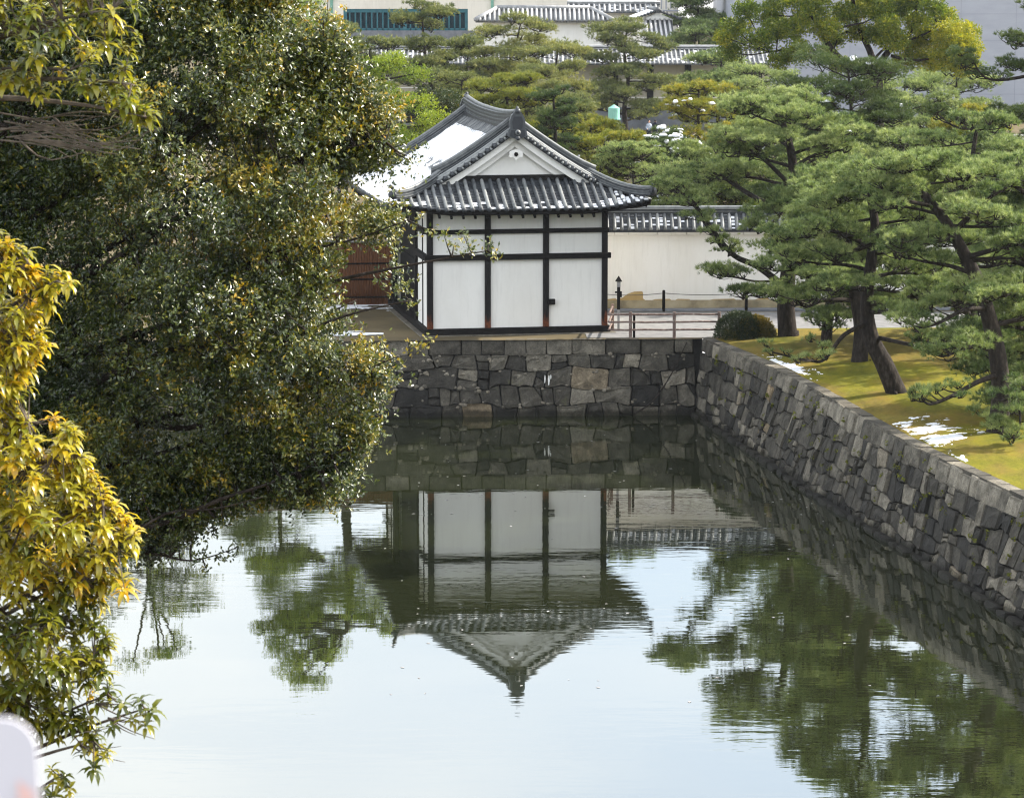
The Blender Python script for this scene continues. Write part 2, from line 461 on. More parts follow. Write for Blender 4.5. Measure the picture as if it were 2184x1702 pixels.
# ---------------------------------------------------------------- foliage helpers
def unit(a):
    return a / np.maximum(np.linalg.norm(a, axis=-1, keepdims=True), 1e-9)
def rand_unit(n):
    return unit(RNG.normal(size=(n, 3)))
def small_leaves(P, D, L, W, fold=0.35, face=None):
    """each leaf two triangles folded along the midrib"""
    n = len(P)
    L = np.broadcast_to(L, (n,))[:, None]; W = np.broadcast_to(W, (n,))[:, None]
    D = unit(D)
    S = unit(np.cross(D, rand_unit(n) if face is None else rand_unit(n) * .6 + np.array(face)))
    U = np.cross(S, D)
    mid = P + D * L * 0.5
    V = np.stack([P, mid + S * W * 0.5 + U * W * fold, P + D * L, mid - S * W * 0.5 + U * W * fold], 1).reshape(-1, 3)
    b = (np.arange(n) * 4)[:, None]
    Fc = np.concatenate([b + np.array([[0, 1, 2]]), b + np.array([[0, 2, 3]])], 1).reshape(-1, 3)
    return V, Fc
def big_leaves(P, D, UP, L, W, droop):
    """long drooping leaves, 8 triangles each; D start direction, UP the side it curls away from"""
    n = len(P)
    L = L[:, None]; W = W[:, None]; droop = droop[:, None]
    D = unit(D)
    S = unit(np.cross(D, UP))
    U = np.cross(S, D)
    c1 = P + D * L * 0.33 - U * L * droop * 0.06
    c2 = P + D * L * 0.68 - U * L * droop * 0.30
    tip = P + D * L * 0.93 - U * L * droop * 0.72
    U2 = unit(U + D * droop * 0.5)
    V = np.stack([P, c1 + S * W * 0.46 + U * W * .16, c1, c1 - S * W * 0.46 + U * W * .16,
                  c2 + S * W * 0.42 + U2 * W * .14, c2, c2 - S * W * 0.42 + U2 * W * .14, tip], 1).reshape(-1, 3)
    T = np.array([[0,1,2],[0,2,3],[1,4,5],[1,5,2],[2,5,6],[2,6,3],[4,7,5],[5,7,6]])
    Fc = ((np.arange(n) * 8)[:, None, None] + T[None]).reshape(-1, 3)
    return V, Fc
def needles(P, D, k, L, W, spread=0.85):
    n = len(P)
    P2 = np.repeat(P, k, 0)
    ND = unit(np.repeat(unit(D), k, 0) + rand_unit(n * k) * spread)
    S = unit(np.cross(ND, rand_unit(n * k))) * (W / 2)
    LL = (L * RNG.uniform(0.7, 1.15, n * k))[:, None]
    P3 = P2 + rand_unit(n * k) * L * 0.12
    V = np.stack([P3 - S, P3 + S, P3 + ND * LL], 1).reshape(-1, 3)
    Fc = np.arange(n * k * 3).reshape(-1, 3)
    return V, Fc

def in_poly(poly, P):
    x, y = P[:, 0], P[:, 1]
    c = np.zeros(len(P), bool)
    q = np.array(poly, float)
    j = len(q) - 1
    for i in range(len(q)):
        xi, yi = q[i]; xj, yj = q[j]
        cond = ((yi > y) != (yj > y)) & (x < (xj - xi) * (y - yi) / (yj - yi + 1e-12) + xi)
        c ^= cond
        j = i
    return c
def edge_dist(poly, P):
    q = np.array(poly, float)
    d = np.full(len(P), 1e9)
    for i in range(len(q)):
        a, b = q[i], q[(i + 1) % len(q)]
        ab = b - a
        t = np.clip(((P - a) @ ab) / (ab @ ab + 1e-9), 0, 1)
        d = np.minimum(d, np.linalg.norm(P - (a + t[:, None] * ab), axis=1))
    return d
def np_at(px, py, Y):
    x, y = (px - CX) / F, -(py - CY) / F
    s, c = math.sin(PITCH), math.cos(PITCH)
    dy = c + y * s
    t = Y / dy
    return np.stack([x * t, Y, H + (-s + y * c) * t], 1)

def catmull(pts, sub=4):
    pts = [Vector(p) for p in pts]
    if len(pts) < 3: 
        return [pts[0].lerp(pts[-1], i / sub) for i in range(sub + 1)]
    o = []
    for i in range(len(pts) - 1):
        p0, p1, p2, p3 = pts[max(i-1, 0)], pts[i], pts[i+1], pts[min(i+2, len(pts)-1)]
        for k in range(sub):
            t = k / sub
            o.append(0.5 * ((2*p1) + (p2-p0)*t + (2*p0-5*p1+4*p2-p3)*t*t + (3*p1-p0-3*p2+p3)*t**3))
    o.append(pts[-1])
    return o
def lerp_list(a, b, n):
    return [a + (b - a) * i / max(n - 1, 1) for i in range(n)]

# ---------------------------------------------------------------- moat walls
def course_cells(x0, x1, z0, z1, row_h, wid, rnd):
    """roughly coursed rubble: wavy beds, leaning joints, some blocks split in two"""
    zs = [z0]
    while zs[-1] < z1 - row_h * .55: zs.append(zs[-1] + row_h * rnd.uniform(.72, 1.3))
    zs[-1] = z1
    def bed(k):
        ph = [rnd.uniform(0, 6.28) for _ in range(4)]
        am = 0 if k in (0, len(zs) - 1) else 1
        return lambda x: zs[k] + am * (.085*math.sin(x*1.05+ph[0]) + .06*math.sin(x*2.3+ph[1]) + .04*math.sin(x*4.7+ph[2]) + .02*math.sin(x*9+ph[3]))
    beds = [bed(k) for k in range(len(zs))]
    cells = []
    for k in range(len(zs) - 1):
        lo, hi = beds[k], beds[k+1]
        x = x0; lean = rnd.uniform(-.1, .1); xb, xt = x0, x0
        while x < x1 - .05:
            ww = wid * rnd.choice([.38, .6, .75, .9, 1.0, 1.15, 1.45])
            nx_ = x + ww
            if nx_ > x1 - .3: nx_ = x1
            nb, nt_ = (nx_, nx_) if nx_ == x1 else (nx_ + rnd.uniform(-.13, .13), nx_ + rnd.uniform(-.13, .13))
            bl = [(xb + (nb-xb)*f, lo(xb + (nb-xb)*f)) for f in (0, .33, .67, 1)]
            tl_ = [(nt_ + (xt-nt_)*f, hi(nt_ + (xt-nt_)*f)) for f in (0, .33, .67, 1)]
            jr = (nb + nt_) / 2 + rnd.uniform(-.05, .05)
            poly = bl + tl_
            if rnd.random() < .2 and ww < wid:
                f0, f1 = rnd.uniform(.35, .65), rnd.uniform(.35, .65)
                ml = (xb + (xt-xb)*f0, bl[0][1] + (tl_[-1][1]-bl[0][1])*f0); mr_ = (nb + (nt_-nb)*f1, bl[-1][1] + (tl_[0][1]-bl[-1][1])*f1)
                cells.append(bl + [mr_, ml]); cells.append([ml, mr_] + tl_)
            elif rnd.random() < .12 and ww > wid * .85:      # corner wedge
                f = rnd.uniform(.55, .75)
                a_ = (tl_[0][0] + (tl_[-1][0]-tl_[0][0])*(1-f), hi(tl_[0][0] + (tl_[-1][0]-tl_[0][0])*(1-f)))
                b_ = (nb + (nt_-nb)*.45, bl[-1][1] + (tl_[0][1]-bl[-1][1])*.45)
                cells.append(bl + [b_, a_, tl_[-1]]); cells.append([b_, tl_[0], a_])
            else:
                cells.append(poly)
            xb, xt = nb, nt_; x = nx_
    return cells
def add_stone(mb, poly, pos, gap, bulge, tint, rnd, chaikin=0.13):
    a = sum(p[0]*q[1]-q[0]*p[1] for p, q in zip(poly, poly[1:]+poly[:1])) / 2
    if abs(a) < 0.012: return
    if a < 0: poly = poly[::-1]
    # drop very short edges
    pl = []
    for p in poly:
        if not pl or math.hypot(p[0]-pl[-1][0], p[1]-pl[-1][1]) > 0.05: pl.append(p)
    if len(pl) > 2 and math.hypot(pl[0][0]-pl[-1][0], pl[0][1]-pl[-1][1]) <= 0.05: pl.pop()
    if len(pl) < 3: return
    cx = sum(p[0] for p in pl) / len(pl); cz = sum(p[1] for p in pl) / len(pl)
    size = math.sqrt(abs(a))
    k = max(0.55, 1 - gap / (size * 0.5))
    pl = [(cx + (p[0]-cx)*k + rnd.uniform(-1, 1)*.02*size, cz + (p[1]-cz)*k + rnd.uniform(-1, 1)*.02*size) for p in pl]
    rp_ = []
    n = len(pl)
    for i in range(n):
        p, q = pl[i], pl[(i + 1) % n]
        c1 = chaikin * rnd.uniform(.5, 1.2); c2 = chaikin * rnd.uniform(.5, 1.2)
        rp_.append((p[0] + (q[0]-p[0])*c1, p[1] + (q[1]-p[1])*c1))
        rp_.append((p[0] + (q[0]-p[0])*(1-c2), p[1] + (q[1]-p[1])*(1-c2)))
    m = len(rp_)
    tx, tz = rnd.uniform(-.09, .09), rnd.uniform(-.09, .09)
    off = rnd.uniform(-.03, .04)
    def P(sc_, d):
        o = []
        for (x, z) in rp_:
            X, Z = cx + (x-cx)*sc_, cz + (z-cz)*sc_
            if sc_ < .8: X += rnd.uniform(-.05, .05) * size; Z += rnd.uniform(-.05, .05) * size; d = d * rnd.uniform(.7, 1.15)
            o.append(pos(X, Z, d + off + ((X-cx)*tx + (Z-cz)*tz) * (1 if d > 0 else 0)))
        return o
    vs = P(1, -0.22) + P(1, 0.0) + P(.93, bulge*.55) + P(.72, bulge*.9) + [pos(cx, cz, bulge + off)]
    fs = []
    for r_ in range(3):
        for i in range(m):
            j = (i + 1) % m
            fs.append((r_*m+i, r_*m+j, (r_+1)*m+j, (r_+1)*m+i))
    for i in range(m):
        fs.append((3*m+i, 3*m+(i+1) % m, 4*m))
    mb.add(vs, fs, tint, False)

def stone_tint(rnd, base=0.0):
    r = rnd.random()
    if r < .025 + base: return rnd.uniform(.74, .84)
    if r < .26: return rnd.uniform(.56, .74)
    if r < .62: return rnd.uniform(.28, .55)
    return rnd.uniform(.02, .28)

# far wall, facing us
FAR_H = GZ
def far_pos(v, z, d):
    k = z / FAR_H
    return M(v, 0.40 * k - d, z)
rnd = random.Random(5)
mb = MB()
COPE = 0.66
cells = course_cells(-34, 0.05, -0.25, FAR_H - COPE, 0.66, 1.12, rnd)
for c in cells:
    add_stone(mb, c, far_pos, 0.016, rnd.uniform(.05, .12), stone_tint(rnd, .07), rnd)
v = -34.0
while v < -0.05:
    ww = min(rnd.uniform(0.7, 1.55), -0.05 - v + 0.02)
    lo = FAR_H - COPE + rnd.uniform(-.05, .03)
    hi = FAR_H + rnd.uniform(-.02, .012)
    add_stone(mb, [(v, lo), (v + ww, lo), (v + ww, hi), (v, hi)], far_pos, 0.014, 0.05, rnd.uniform(.38, .66), rnd, 0.07)
    v += ww
for i in range(190):   # small packing stones
    x, z = rnd.uniform(-20, -0.3), rnd.choice([.55, 1.2, 1.85, 2.5]) + rnd.uniform(-.16, .16)
    s_ = rnd.uniform(.06, .13)
    pl = [(x + s_*rnd.uniform(.7, 1.2)*math.cos(a), z + s_*.75*rnd.uniform(.7, 1.2)*math.sin(a)) for a in (0.2, 1.2, 2.2, 3.3, 4.3, 5.4)]
    b0 = len(mb.v)
    vs = [far_pos(a, b, .06) for a, b in pl] + [far_pos(a, b, -.1) for a, b in pl] + [far_pos(x, z, .10)]
    fs = [(i_, (i_+1) % 6, 12) for i_ in range(6)] + [(6+i_, 6+(i_+1) % 6, (i_+1) % 6, i_) for i_ in range(6)]
    mb.add(vs, fs, rnd.choice([.62, .7, .74, .5]))
# dark packed earth behind the joints, and the top
mb.add([far_pos(-34, -.4, -.14), far_pos(0.4, -.4, -.14), far_pos(.4, FAR_H-.03, -.14), far_pos(-34, FAR_H-.03, -.14)], [(0, 1, 2, 3)], 0.0)
fw = mb.build("stone_wall", MAT['stone'])
tag(fw, "far moat wall of big irregular grey stones facing us below the white gatehouse", "stone wall")
# pale stain on the far wall
mb = MB()
c = on_z(1163, 802, 1.6)
vv = (c - C0).dot(EV)
def streak(v0, z0, ww, hh):
    pl = [(v0, z0), (v0+ww*.6, z0+hh*.05), (v0+ww, z0+hh*.5), (v0+ww*.8, z0+hh*.9), (v0+ww*.3, z0+hh), (v0-ww*.15, z0+hh*.6)]
    mb.add([far_pos(x, z, .17) for x, z in pl] + [far_pos(x, z, .10) for x, z in pl], [(0, 1, 2, 3, 4, 5)] + [(i, 6+i, 6+(i+1) % 6, (i+1) % 6) for i in range(6)])
for (dv, dz, w0, h0_) in ((-.10, -.16, .05, .34), (.06, -.26, .07, .44), (.16, -.0, .04, .2)): streak(vv + dv, c.z + dz, w0, h0_)
mb.build("stain", MAT['plaster'], fw)["label"] = "white streaky stain on the dark stone"
mb = MB()
pb0, pb1 = far_pos((on_z(1345, 880, 0) - C0).dot(EV), .08, .3), far_pos((on_z(1480, 740, 3.2) - C0).dot(EV) - .1, 3.15, .22)
mb.tube(catmull([pb0, pb0.lerp(pb1, .25) + Vector((.25, -.1, -.2)), pb0.lerp(pb1, .6) + Vector((.2, -.1, -.22)), pb1], 5), lerp_list(.05, .02, 16), 6)
tag(mb.build("fallen_branch", MAT['bark']), "thin bare branch leaning against the far moat wall near the inner corner", "branch")

# right wall, running towards us
BOT = [on_z(*p, 0) for p in ((1480, 880), (1606, 962), (1744, 1058), (1970, 1192), (2184, 1330))]
TOP = [on_z(*p, GZ) for p in ((1500, 724), (1600, 764), (1700, 812), (1800, 868), (1900, 928), (2040, 998), (2184, 1063))]
BOT.append(BOT[-1] + (BOT[-1] - BOT[0]).normalized() * 50); TOP.append(TOP[-1] + (BOT[-2] - BOT[0]).normalized() * 50)
def px_of(L, y):
    ys = [-p.y for p in L]; xs = [p.x for p in L]
    return float(np.interp(-y, ys, xs))
def smooth_x(L, y):
    return (px_of(L, y - 2.5) + px_of(L, y) * 2 + px_of(L, y + 2.5)) / 4 if y < 128 else px_of(L, y)
Y_END = C0.y
def right_pos(a, z, d):
    """a = metres from the inner corner towards us"""
    y = Y_END + 0.3 - a
    k = z / GZ
    x = smooth_x(BOT, y) * (1 - k) + smooth_x(TOP, y) * k
    return Vector((x - d * 0.96, y - d * 0.15, z + d * .2))
rnd = random.Random(9)
mb = MB()
A1 = 92.0
for (a0, a1, rh, wd) in ((0, A1, 0.58, 0.80),):
    for c in course_cells(a0, a1, -0.25, GZ - 0.6, rh, wd, rnd):
        add_stone(mb, c, right_pos, 0.018, rnd.uniform(.05, .15), stone_tint(rnd), rnd)
a = 0.0
while a < A1:
    ww = rnd.uniform(0.6, 1.25)
    lo = GZ - 0.6 + rnd.uniform(-.14, .06); hi = GZ + rnd.uniform(-.06, .07)
    add_stone(mb, [(a, lo), (a+ww, lo), (a+ww, hi), (a, hi)], right_pos, 0.014, rnd.uniform(.06, .12), rnd.uniform(.42, .72), rnd, 0.08)
    a += ww
# coping tops, capping the course and reaching back to the lawn
a = 0.0
while a < A1:
    ww = rnd.uniform(0.6, 1.25)
    zt = GZ + rnd.uniform(0.0, .05)
    p = [right_pos(a+.02, GZ, -.02), right_pos(a+ww-.02, GZ, -.02), right_pos(a+ww-.02, GZ, -.5), right_pos(a+.02, GZ, -.5)]
    top_ = [Vector((q.x, q.y, zt + .02)) for q in p]; bot_ = [Vector((q.x, q.y, GZ - .35)) for q in p]
    mb.add(top_ + bot_, [(0, 1, 2, 3), (4, 7, 6, 5), (0, 4, 5, 1), (1, 5, 6, 2), (2, 6, 7, 3), (3, 7, 4, 0)], rnd.uniform(.42, .72))
    a += ww
vs, fs = [], []
for i in range(47):
    vs += [right_pos(i*2.0, -.4, -.16), right_pos(i*2.0, GZ - .05, -.16)]
    if i: fs.append((2*i-2, 2*i, 2*i+1, 2*i-1))
mb.add(vs, fs, 0.0)
a = 0.0
while a < A1:      # low footing stones standing proud at the waterline
    ww = rnd.uniform(0.5, 1.5)
    add_stone(mb, [(a, -.3), (a+ww, -.3), (a+ww, rnd.uniform(.05, .16)), (a, rnd.uniform(.05, .16))], lambda q, z, d: right_pos(q, z, d + .22), 0.02, .16, rnd.uniform(.1, .4), rnd, 0.12)
    a += ww
rw = mb.build("stone_wall", MAT['stone'])
tag(rw, "long moss flecked stone moat wall curving towards us along the lawn edge", "stone wall")
# moss tufts growing in its joints
mb = MB()
for i in range(130):
    a_, z_ = rnd.uniform(2, 46), rnd.uniform(.8, 3.1)
    for k in range(7):
        c = right_pos(a_ + rnd.uniform(-.12, .12), z_ + rnd.uniform(-.07, .07), rnd.uniform(.12, .2))
        r_ = rnd.uniform(.03, .07)
        q = [c + Vector((rnd.uniform(-1, 1), rnd.uniform(-1, 1), rnd.uniform(-1, 1))) * r_ for _ in range(4)]
        mb.add(q, [(0, 1, 2), (0, 2, 3), (0, 3, 1), (1, 3, 2)], rnd.random())
tag(mb.build("moss_tufts", MAT['moss']), "yellow green moss tufts growing in the joints of the long moat wall", "moss", kind="stuff")

# ---------------------------------------------------------------- ground, water, lawn, roads
def sheet(name, pts, z, mat, kind="structure"):
    me = bpy.data.meshes.new(name)
    me.from_pydata([(p[0], p[1], z) for p in pts], [], [tuple(range(len(pts)))])
    me.materials.append(mat)
    o = link(bpy.data.objects.new(name, me))
    return tag(o, kind=kind)
sheet("water", [(-70, 30), (30, 30), (30, 150), (-70, 150)], 0.0, MAT['water'])
# castle ground beyond the moat: one sheet with the moat cut out of its near edge
GX = 420
ground_v = [M(-GX, .25, GZ-.012), M(0.5, .25, GZ-.012), M(1.6, .2, GZ-.012)]
e1 = [right_pos(a_, GZ, -.45) for a_ in (6, 14, 22, 30, 40, 60, 90)]
ground_v += [Vector((p.x, p.y, GZ-.012)) for p in e1] + [Vector((GX, e1[-1].y, GZ-.012)), Vector((GX, 640, GZ-.012)), Vector((-GX, 640, GZ-.012))]
me = bpy.data.meshes.new("ground")
me.from_pydata([tuple(p) for p in ground_v], [], [tuple(range(len(ground_v)))])
me.materials.append(MAT['dirt'])
tag(link(bpy.data.objects.new("ground", me)), kind="structure")

def lawn_z(x, y):
    xe = smooth_x(TOP, min(y, 130)) + .45
    t = max(0.0, x - xe)
    rise = 0.55 * (1 - math.exp(-t / 5.0)) + 0.12 * math.sin(x * .35 + 1) * math.sin(y * .16) * min(1, t / 4)
    return GZ + rise * min(1.0, max(0.0, (133.5 - y) / 5.0 + .25))
vs, fs = [], []
ys = np.linspace(42, 134, 140); nx = 46
for j, y in enumerate(ys):
    xe = smooth_x(TOP, min(y, 130.3)) + .42
    for i in range(nx):
        x = xe + (i / (nx - 1)) ** 1.6 * 45
        if y > 131: x = max(x, 9.3 + i * .1)
        vs.append((x, y, lawn_z(x, y) + 0.004))
        if i and j:
            b = j * nx + i
            fs.append((b - nx - 1, b - nx, b, b - 1))
me = bpy.data.meshes.new("lawn")
me.from_pydata(vs, [], fs)
me.polygons.foreach_set("use_smooth", [True] * len(fs))
me.materials.append(MAT['grass'])
tag(link(bpy.data.objects.new("lawn", me)), kind="structure")

# gravel road between the gatehouse fence and the white wall
ra, rb = on_z(1240, 722, GZ), on_z(1560, 722, GZ)
sheet("road", [M(-4.6, .75), M(.55, .5), M(3.2, 2.6), (60, 134.2), (60, 141.2), (ra.x, 140.4)], GZ + .006, MAT['road'])
sheet("path", [(-30, 262), (70, 262), (70, 277), (-30, 277)], GZ + .006, MAT['road'])

mb = MB()
rf_ = random.Random(12)
for i in range(150):
    p_ = on_z(rf_.uniform(800, 1900), rf_.choice([rf_.uniform(890, 1100), rf_.uniform(890, 1500)]), .004)
    if p_.x > smooth_x(BOT, p_.y) - .4 or (p_ - C0).dot(EU) > -.5: continue
    r0_ = rf_.uniform(.02, .05); a_ = rf_.uniform(0, 6)
    mb.add([(p_.x + r0_*1.8*math.cos(a_), p_.y + r0_*1.8*math.sin(a_), .006), (p_.x - r0_*math.sin(a_), p_.y + r0_*math.cos(a_), .012), (p_.x - r0_*1.8*math.cos(a_), p_.y - r0_*1.8*math.sin(a_), .005), (p_.x + r0_*math.sin(a_), p_.y - r0_*math.cos(a_), .012)], [(0, 1, 2), (0, 2, 3)])
tag(mb.build("floating_leaves", MAT['postcap']), "small pale leaves floating on the moat", "leaves", kind="stuff")

# the bank we stand on, below and behind the camera
mb = MB()
mb.box((-75, -60, -1), (42, 43, 7.0))
tag(mb.build("terrain", MAT['dirt']), kind="structure")
mb = MB()
mb.box((-22, -22, 7.0), (22, 5, 18.3))
tag(mb.build("stone_base", MAT['stone']), kind="structure")

def snow_patch(label, centre, rx, ry, seed, zf, thr=0.52, n=230, drift=None):
    r = np.random.default_rng(seed)
    g = r.random((12, 12)); g2 = r.random((18, 48)); g3 = r.random((60, 150))
    def samp(G, u, v_):
        k = G.shape[0] - 1
        x, y = u * k, v_ * (G.shape[1] - 1)
        i, j = int(min(x, k - 1)), int(min(y, G.shape[1] - 2))
        fx, fy = x - i, y - j
        return G[i, j]*(1-fx)*(1-fy)+G[i+1, j]*fx*(1-fy)+G[i, j+1]*(1-fx)*fy+G[i+1, j+1]*fx*fy
    vid, vs, fs = {}, [], []
    cell = [[0]*n for _ in range(n)]
    for i in range(n):
        for j in range(n):
            u, v_ = i / n, j / n
            rr = math.hypot(u - .5, v_ - .5) * 2
            val = .45 * samp(g, u, v_) + .33 * samp(g2, u, v_) + .22 * samp(g3, u, v_) + .25 - .5 * rr ** 1.5
            xx = centre[0] + (u - .5) * 2 * rx + (drift or 0) * (v_ - .5) * 2 * ry
            yy = centre[1] + (v_ - .5) * 2 * ry
            cell[i][j] = val > thr and not (yy < 130.5 and xx > 0 and xx < smooth_x(TOP, yy) + .62)
    def vert(i, j):
        if (i, j) not in vid:
            x = centre[0] + (i / n - .5) * 2 * rx
            y = centre[1] + (j / n - .5) * 2 * ry
            if drift: x += drift * (j / n - .5) * 2 * ry
            full = all(0 <= i+a < n and 0 <= j+b < n and cell[i+a][j+b] for a in (-1, 0) for b in (-1, 0))
            vid[(i, j)] = len(vs); vs.append((x, y, zf(x, y) + (.025 if full else .006)))
        return vid[(i, j)]
    for i in range(n):
        for j in range(n):
            if cell[i][j]:
                fs.append((vert(i, j), vert(i+1, j), vert(i+1, j+1), vert(i, j+1)))
    me = bpy.data.meshes.new("snow_patch")
    me.from_pydata(vs, [], fs)
    me.polygons.foreach_set("use_smooth", [True]*len(fs))
    me.materials.append(MAT['snow'])
    return tag(link(bpy.data.objects.new("snow_patch", me)), label, "snow", kind="stuff")
c = on_z(1662, 768, GZ + .3)
snow_patch("melting snow lying on the lawn beside the inner corner of the moat wall", c, 1.25, 4.2, 3, lawn_z, .52, drift=-.2)
c = on_z(2025, 960, GZ + .35)
snow_patch("smaller melting snow patch on the lawn below the leaning pine", c, .85, 1.9, 8, lawn_z, .56)
c = on_z(1960, 905, GZ + .35)
snow_patch("scattered specks of snow on the middle of the lawn", c, 2.6, 4.5, 21, lawn_z, .66)
c = on_z(715, 648, GZ)
snow_patch("snow lying at the foot of the brown bamboo fence", (c.x - 2, c.y, GZ), 6.0, 3.2, 5, lambda x, y: GZ + .01, .30)
c = on_z(700, 716, GZ)
snow_patch("snow on the ground behind the far moat wall left of the gatehouse", (c.x - 2.2, c.y + .6, GZ), 4.6, 1.1, 6, lambda x, y: GZ + .01, .36)

# ---------------------------------------------------------------- the gatehouse
GO = on_z(912, 717, GZ)
gt = empty("gatehouse", GO, R(10.0), "white walled gatehouse with black timber frame and curved grey tile hip and gable roof", "gatehouse")
W_, L_, WH = 7.98, 14.0, 5.95
HX = W_ / 2
SE = 5.65                 # half span to the side eaves
YF, YB = -1.45, L_ + 1.45  # front and back eaves
TV, TG = 1.85, 2.45       # verge plane and gable wall behind the front eave
ZR = 12.25 - GZ
def zm(s_):
    return ZR - 0.765 * s_ + 0.0295 * s_ * s_
def lift(x, y):           # eaves sweep up to the corners
    dx = max(0, abs(x - HX) - (SE - 2.4)) / 2.4
    dy = max(0, max(YF + 2.4 - y, y - (YB - 2.4))) / 2.4
    return 0.30 * (min(dx, 1) * min(dy, 1)) ** 1.2 + .05 * min(dx, 1) ** 2 * min(1, dy)
# plaster walls
mb = MB()
mb.box((.07, .07, .28), (W_ - .07, 3.55, WH - .05))
mb.box((.07, 11.05, .28), (W_ - .07, L_ - .07, WH - .05))
mb.box((2.2, 3.55, .28), (W_ - .07, 11.05, WH - .05))
wallo = mb.build("wall", MAT['plaster'], gt)
# stone sill plinth and ground sill
mb = MB(); mb.box((-.35, -.32, -.2), (W_ + .35, L_ + .3, .03), .55, .02); mb.build("plinth", MAT['stone'], gt)
mb = MB(); mb.box((-.13, -.12, .03), (W_ + .13, L_ + .13, .30), .5, .02); mb.build("ground_sill", MAT['wood'], gt)
pxs = [0.12, 2.66, 5.24, W_ - .12]
for i, x in enumerate(pxs):
    mb = MB(); mb.box((x - .125, -.07, .30), (x + .125, .2, WH), .5, .012); mb.build("post", MAT['post'], gt)
for i, x in enumerate(pxs):
    mb = MB(); mb.box((x - .12, L_ - .2, .30), (x + .12, L_ + .07, WH), .5); mb.build("post", MAT['wood'], gt)
for y in (1.75, 3.55, 11.05, 12.5):
    wd = .22 if y in (3.55, 11.05) else .06
    mb = MB(); mb.box((-.05 if wd > .1 else .03, y - wd, .30), (.18, y + wd, WH), .5); mb.build("post", MAT['wood'], gt)
for y in (3.0, 6.5, 10.5):
    mb = MB(); mb.box((W_ - .18, y - .12, .30), (W_ + .06, y + .12, WH), .5); mb.build("post", MAT['wood'], gt)
for z, hh, pr in ((3.28, .24, -.135), (4.42, .19, -.095)):
    mb = MB(); mb.box((-.14 if pr < -.1 else -.06, pr, z), (W_ + (.14 if pr < -.1 else .06), .1, z + hh), .5, .012)
    mb.build("cross_beam", MAT['wood'], gt)
    mb = MB(); mb.box((-.16, .1, z + .004), (.10, 3.34, z + hh - .004), .5, .012); mb.build("cross_beam", MAT['wood'], gt)
    mb = MB(); mb.box((-.16, 11.27, z + .6), (.10, L_ + .3, z + .6 + hh), .5, .012); mb.build("cross_beam", MAT['wood'], gt)
mb = MB(); mb.box((-.2, -.2, WH - .42), (W_ + .2, L_ + .2, WH - .12), .5); mb.build("wall_plate", MAT['wood'], gt)
# timber gate in the left side
mb = MB()
for k in range(16):
    y0 = 3.78 + k * .441
    mb.box((.32, y0, .32), (.42, y0 + .43, 4.9), .5)
mb.box((.2, 3.7, 4.9), (.5, 10.9, WH - .4))
for z in (1.0, 2.6, 4.2): mb.box((.24, 3.78, z), (.33, 10.83, z + .2))
door = mb.build("gate_door", MAT['wood'], gt)
mb = MB(); mb.box((.16, 7.1, 2.0), (.26, 7.5, 2.15)); mb.build("bolt", MAT['tile'], door)
# lock box on the third post
mb = MB(); mb.box((5.33, -.2, 1.28), (5.62, -.05, 1.53), .5, .02); mb.build("lock_box", MAT['wood'], gt)

# roof deck (underside and thickness)
def slope_grid(side, ns=14, ny=30, off=0.0, s0=0.0, s1=SE):
    V_, F_ = [], []
    for i in range(ns + 1):
        s_ = s0 + (s1 - s0) * i / ns
        lim = TV if s_ < SE - TV else max(0.0, SE - s_)
        ya, yb = YF + lim, YB - lim
        for j in range(ny + 1):
            y = ya + (yb - ya) * j / ny
            x = HX + side * s_
            V_.append((x, y, zm(s_) + lift(x, y) + off))
            if i and j:
                b = i * (ny + 1) + j
                q = (b - ny - 2, b - ny - 1, b, b - 1)
                F_.append(q if side < 0 else q[::-1])
    return V_, F_
def skirt_grid(front, nt_=8, nxx=36, off=0.0, t1=TG):
    V_, F_ = [], []
    for i in range(nt_ + 1):
        t_ = t1 * i / nt_
        hw = SE - t_
        y = YF + t_ if front else YB - t_
        for j in range(nxx + 1):
            x = HX - hw + 2 * hw * j / nxx
            V_.append((x, y, zm(SE - t_) + lift(x, y) + off))
            if i and j:
                b = i * (nxx + 1) + j
                q = (b - nxx - 2, b - nxx - 1, b, b - 1)
                F_.append(q if front else q[::-1])
    return V_, F_
mb = MB()
for sd_ in (-1, 1):
    mb.add(*slope_grid(sd_, off=-.16)); mb.add(*slope_grid(sd_, off=-.02))
for fr in (True, False):
    mb.add(*skirt_grid(fr, off=-.16)); mb.add(*skirt_grid(fr, off=-.02))
# fascia round the eaves
def eave_line(k=24):
    P_ = []
    for j in range(k + 1): P_.append((HX - SE + 2*SE*j/k, YF))
    for j in range(1, k + 1): P_.append((HX + SE, YF + (YB - YF)*j/k))
    for j in range(1, k + 1): P_.append((HX + SE - 2*SE*j/k, YB))
    for j in range(1, k + 1): P_.append((HX - SE, YB - (YB - YF)*j/k))
    return P_
el = eave_line()
vs, fs = [], []
for i, (x, y) in enumerate(el):
    ix = HX + (x - HX) * .992; iy = L_/2 + (y - L_/2) * .992
    z = zm(SE) + lift(x, y)
    vs += [(ix, iy, z - .02), (ix, iy, z - .20), (HX + (x-HX)*.93, L_/2 + (y-L_/2)*.94, z - .27)]
    if i: fs += [(3*i-3, 3*i-2, 3*i+1, 3*i), (3*i-2, 3*i-1, 3*i+2, 3*i+1)]
mb.add(vs, fs)
mb.build("eaves", MAT['wood'], gt)
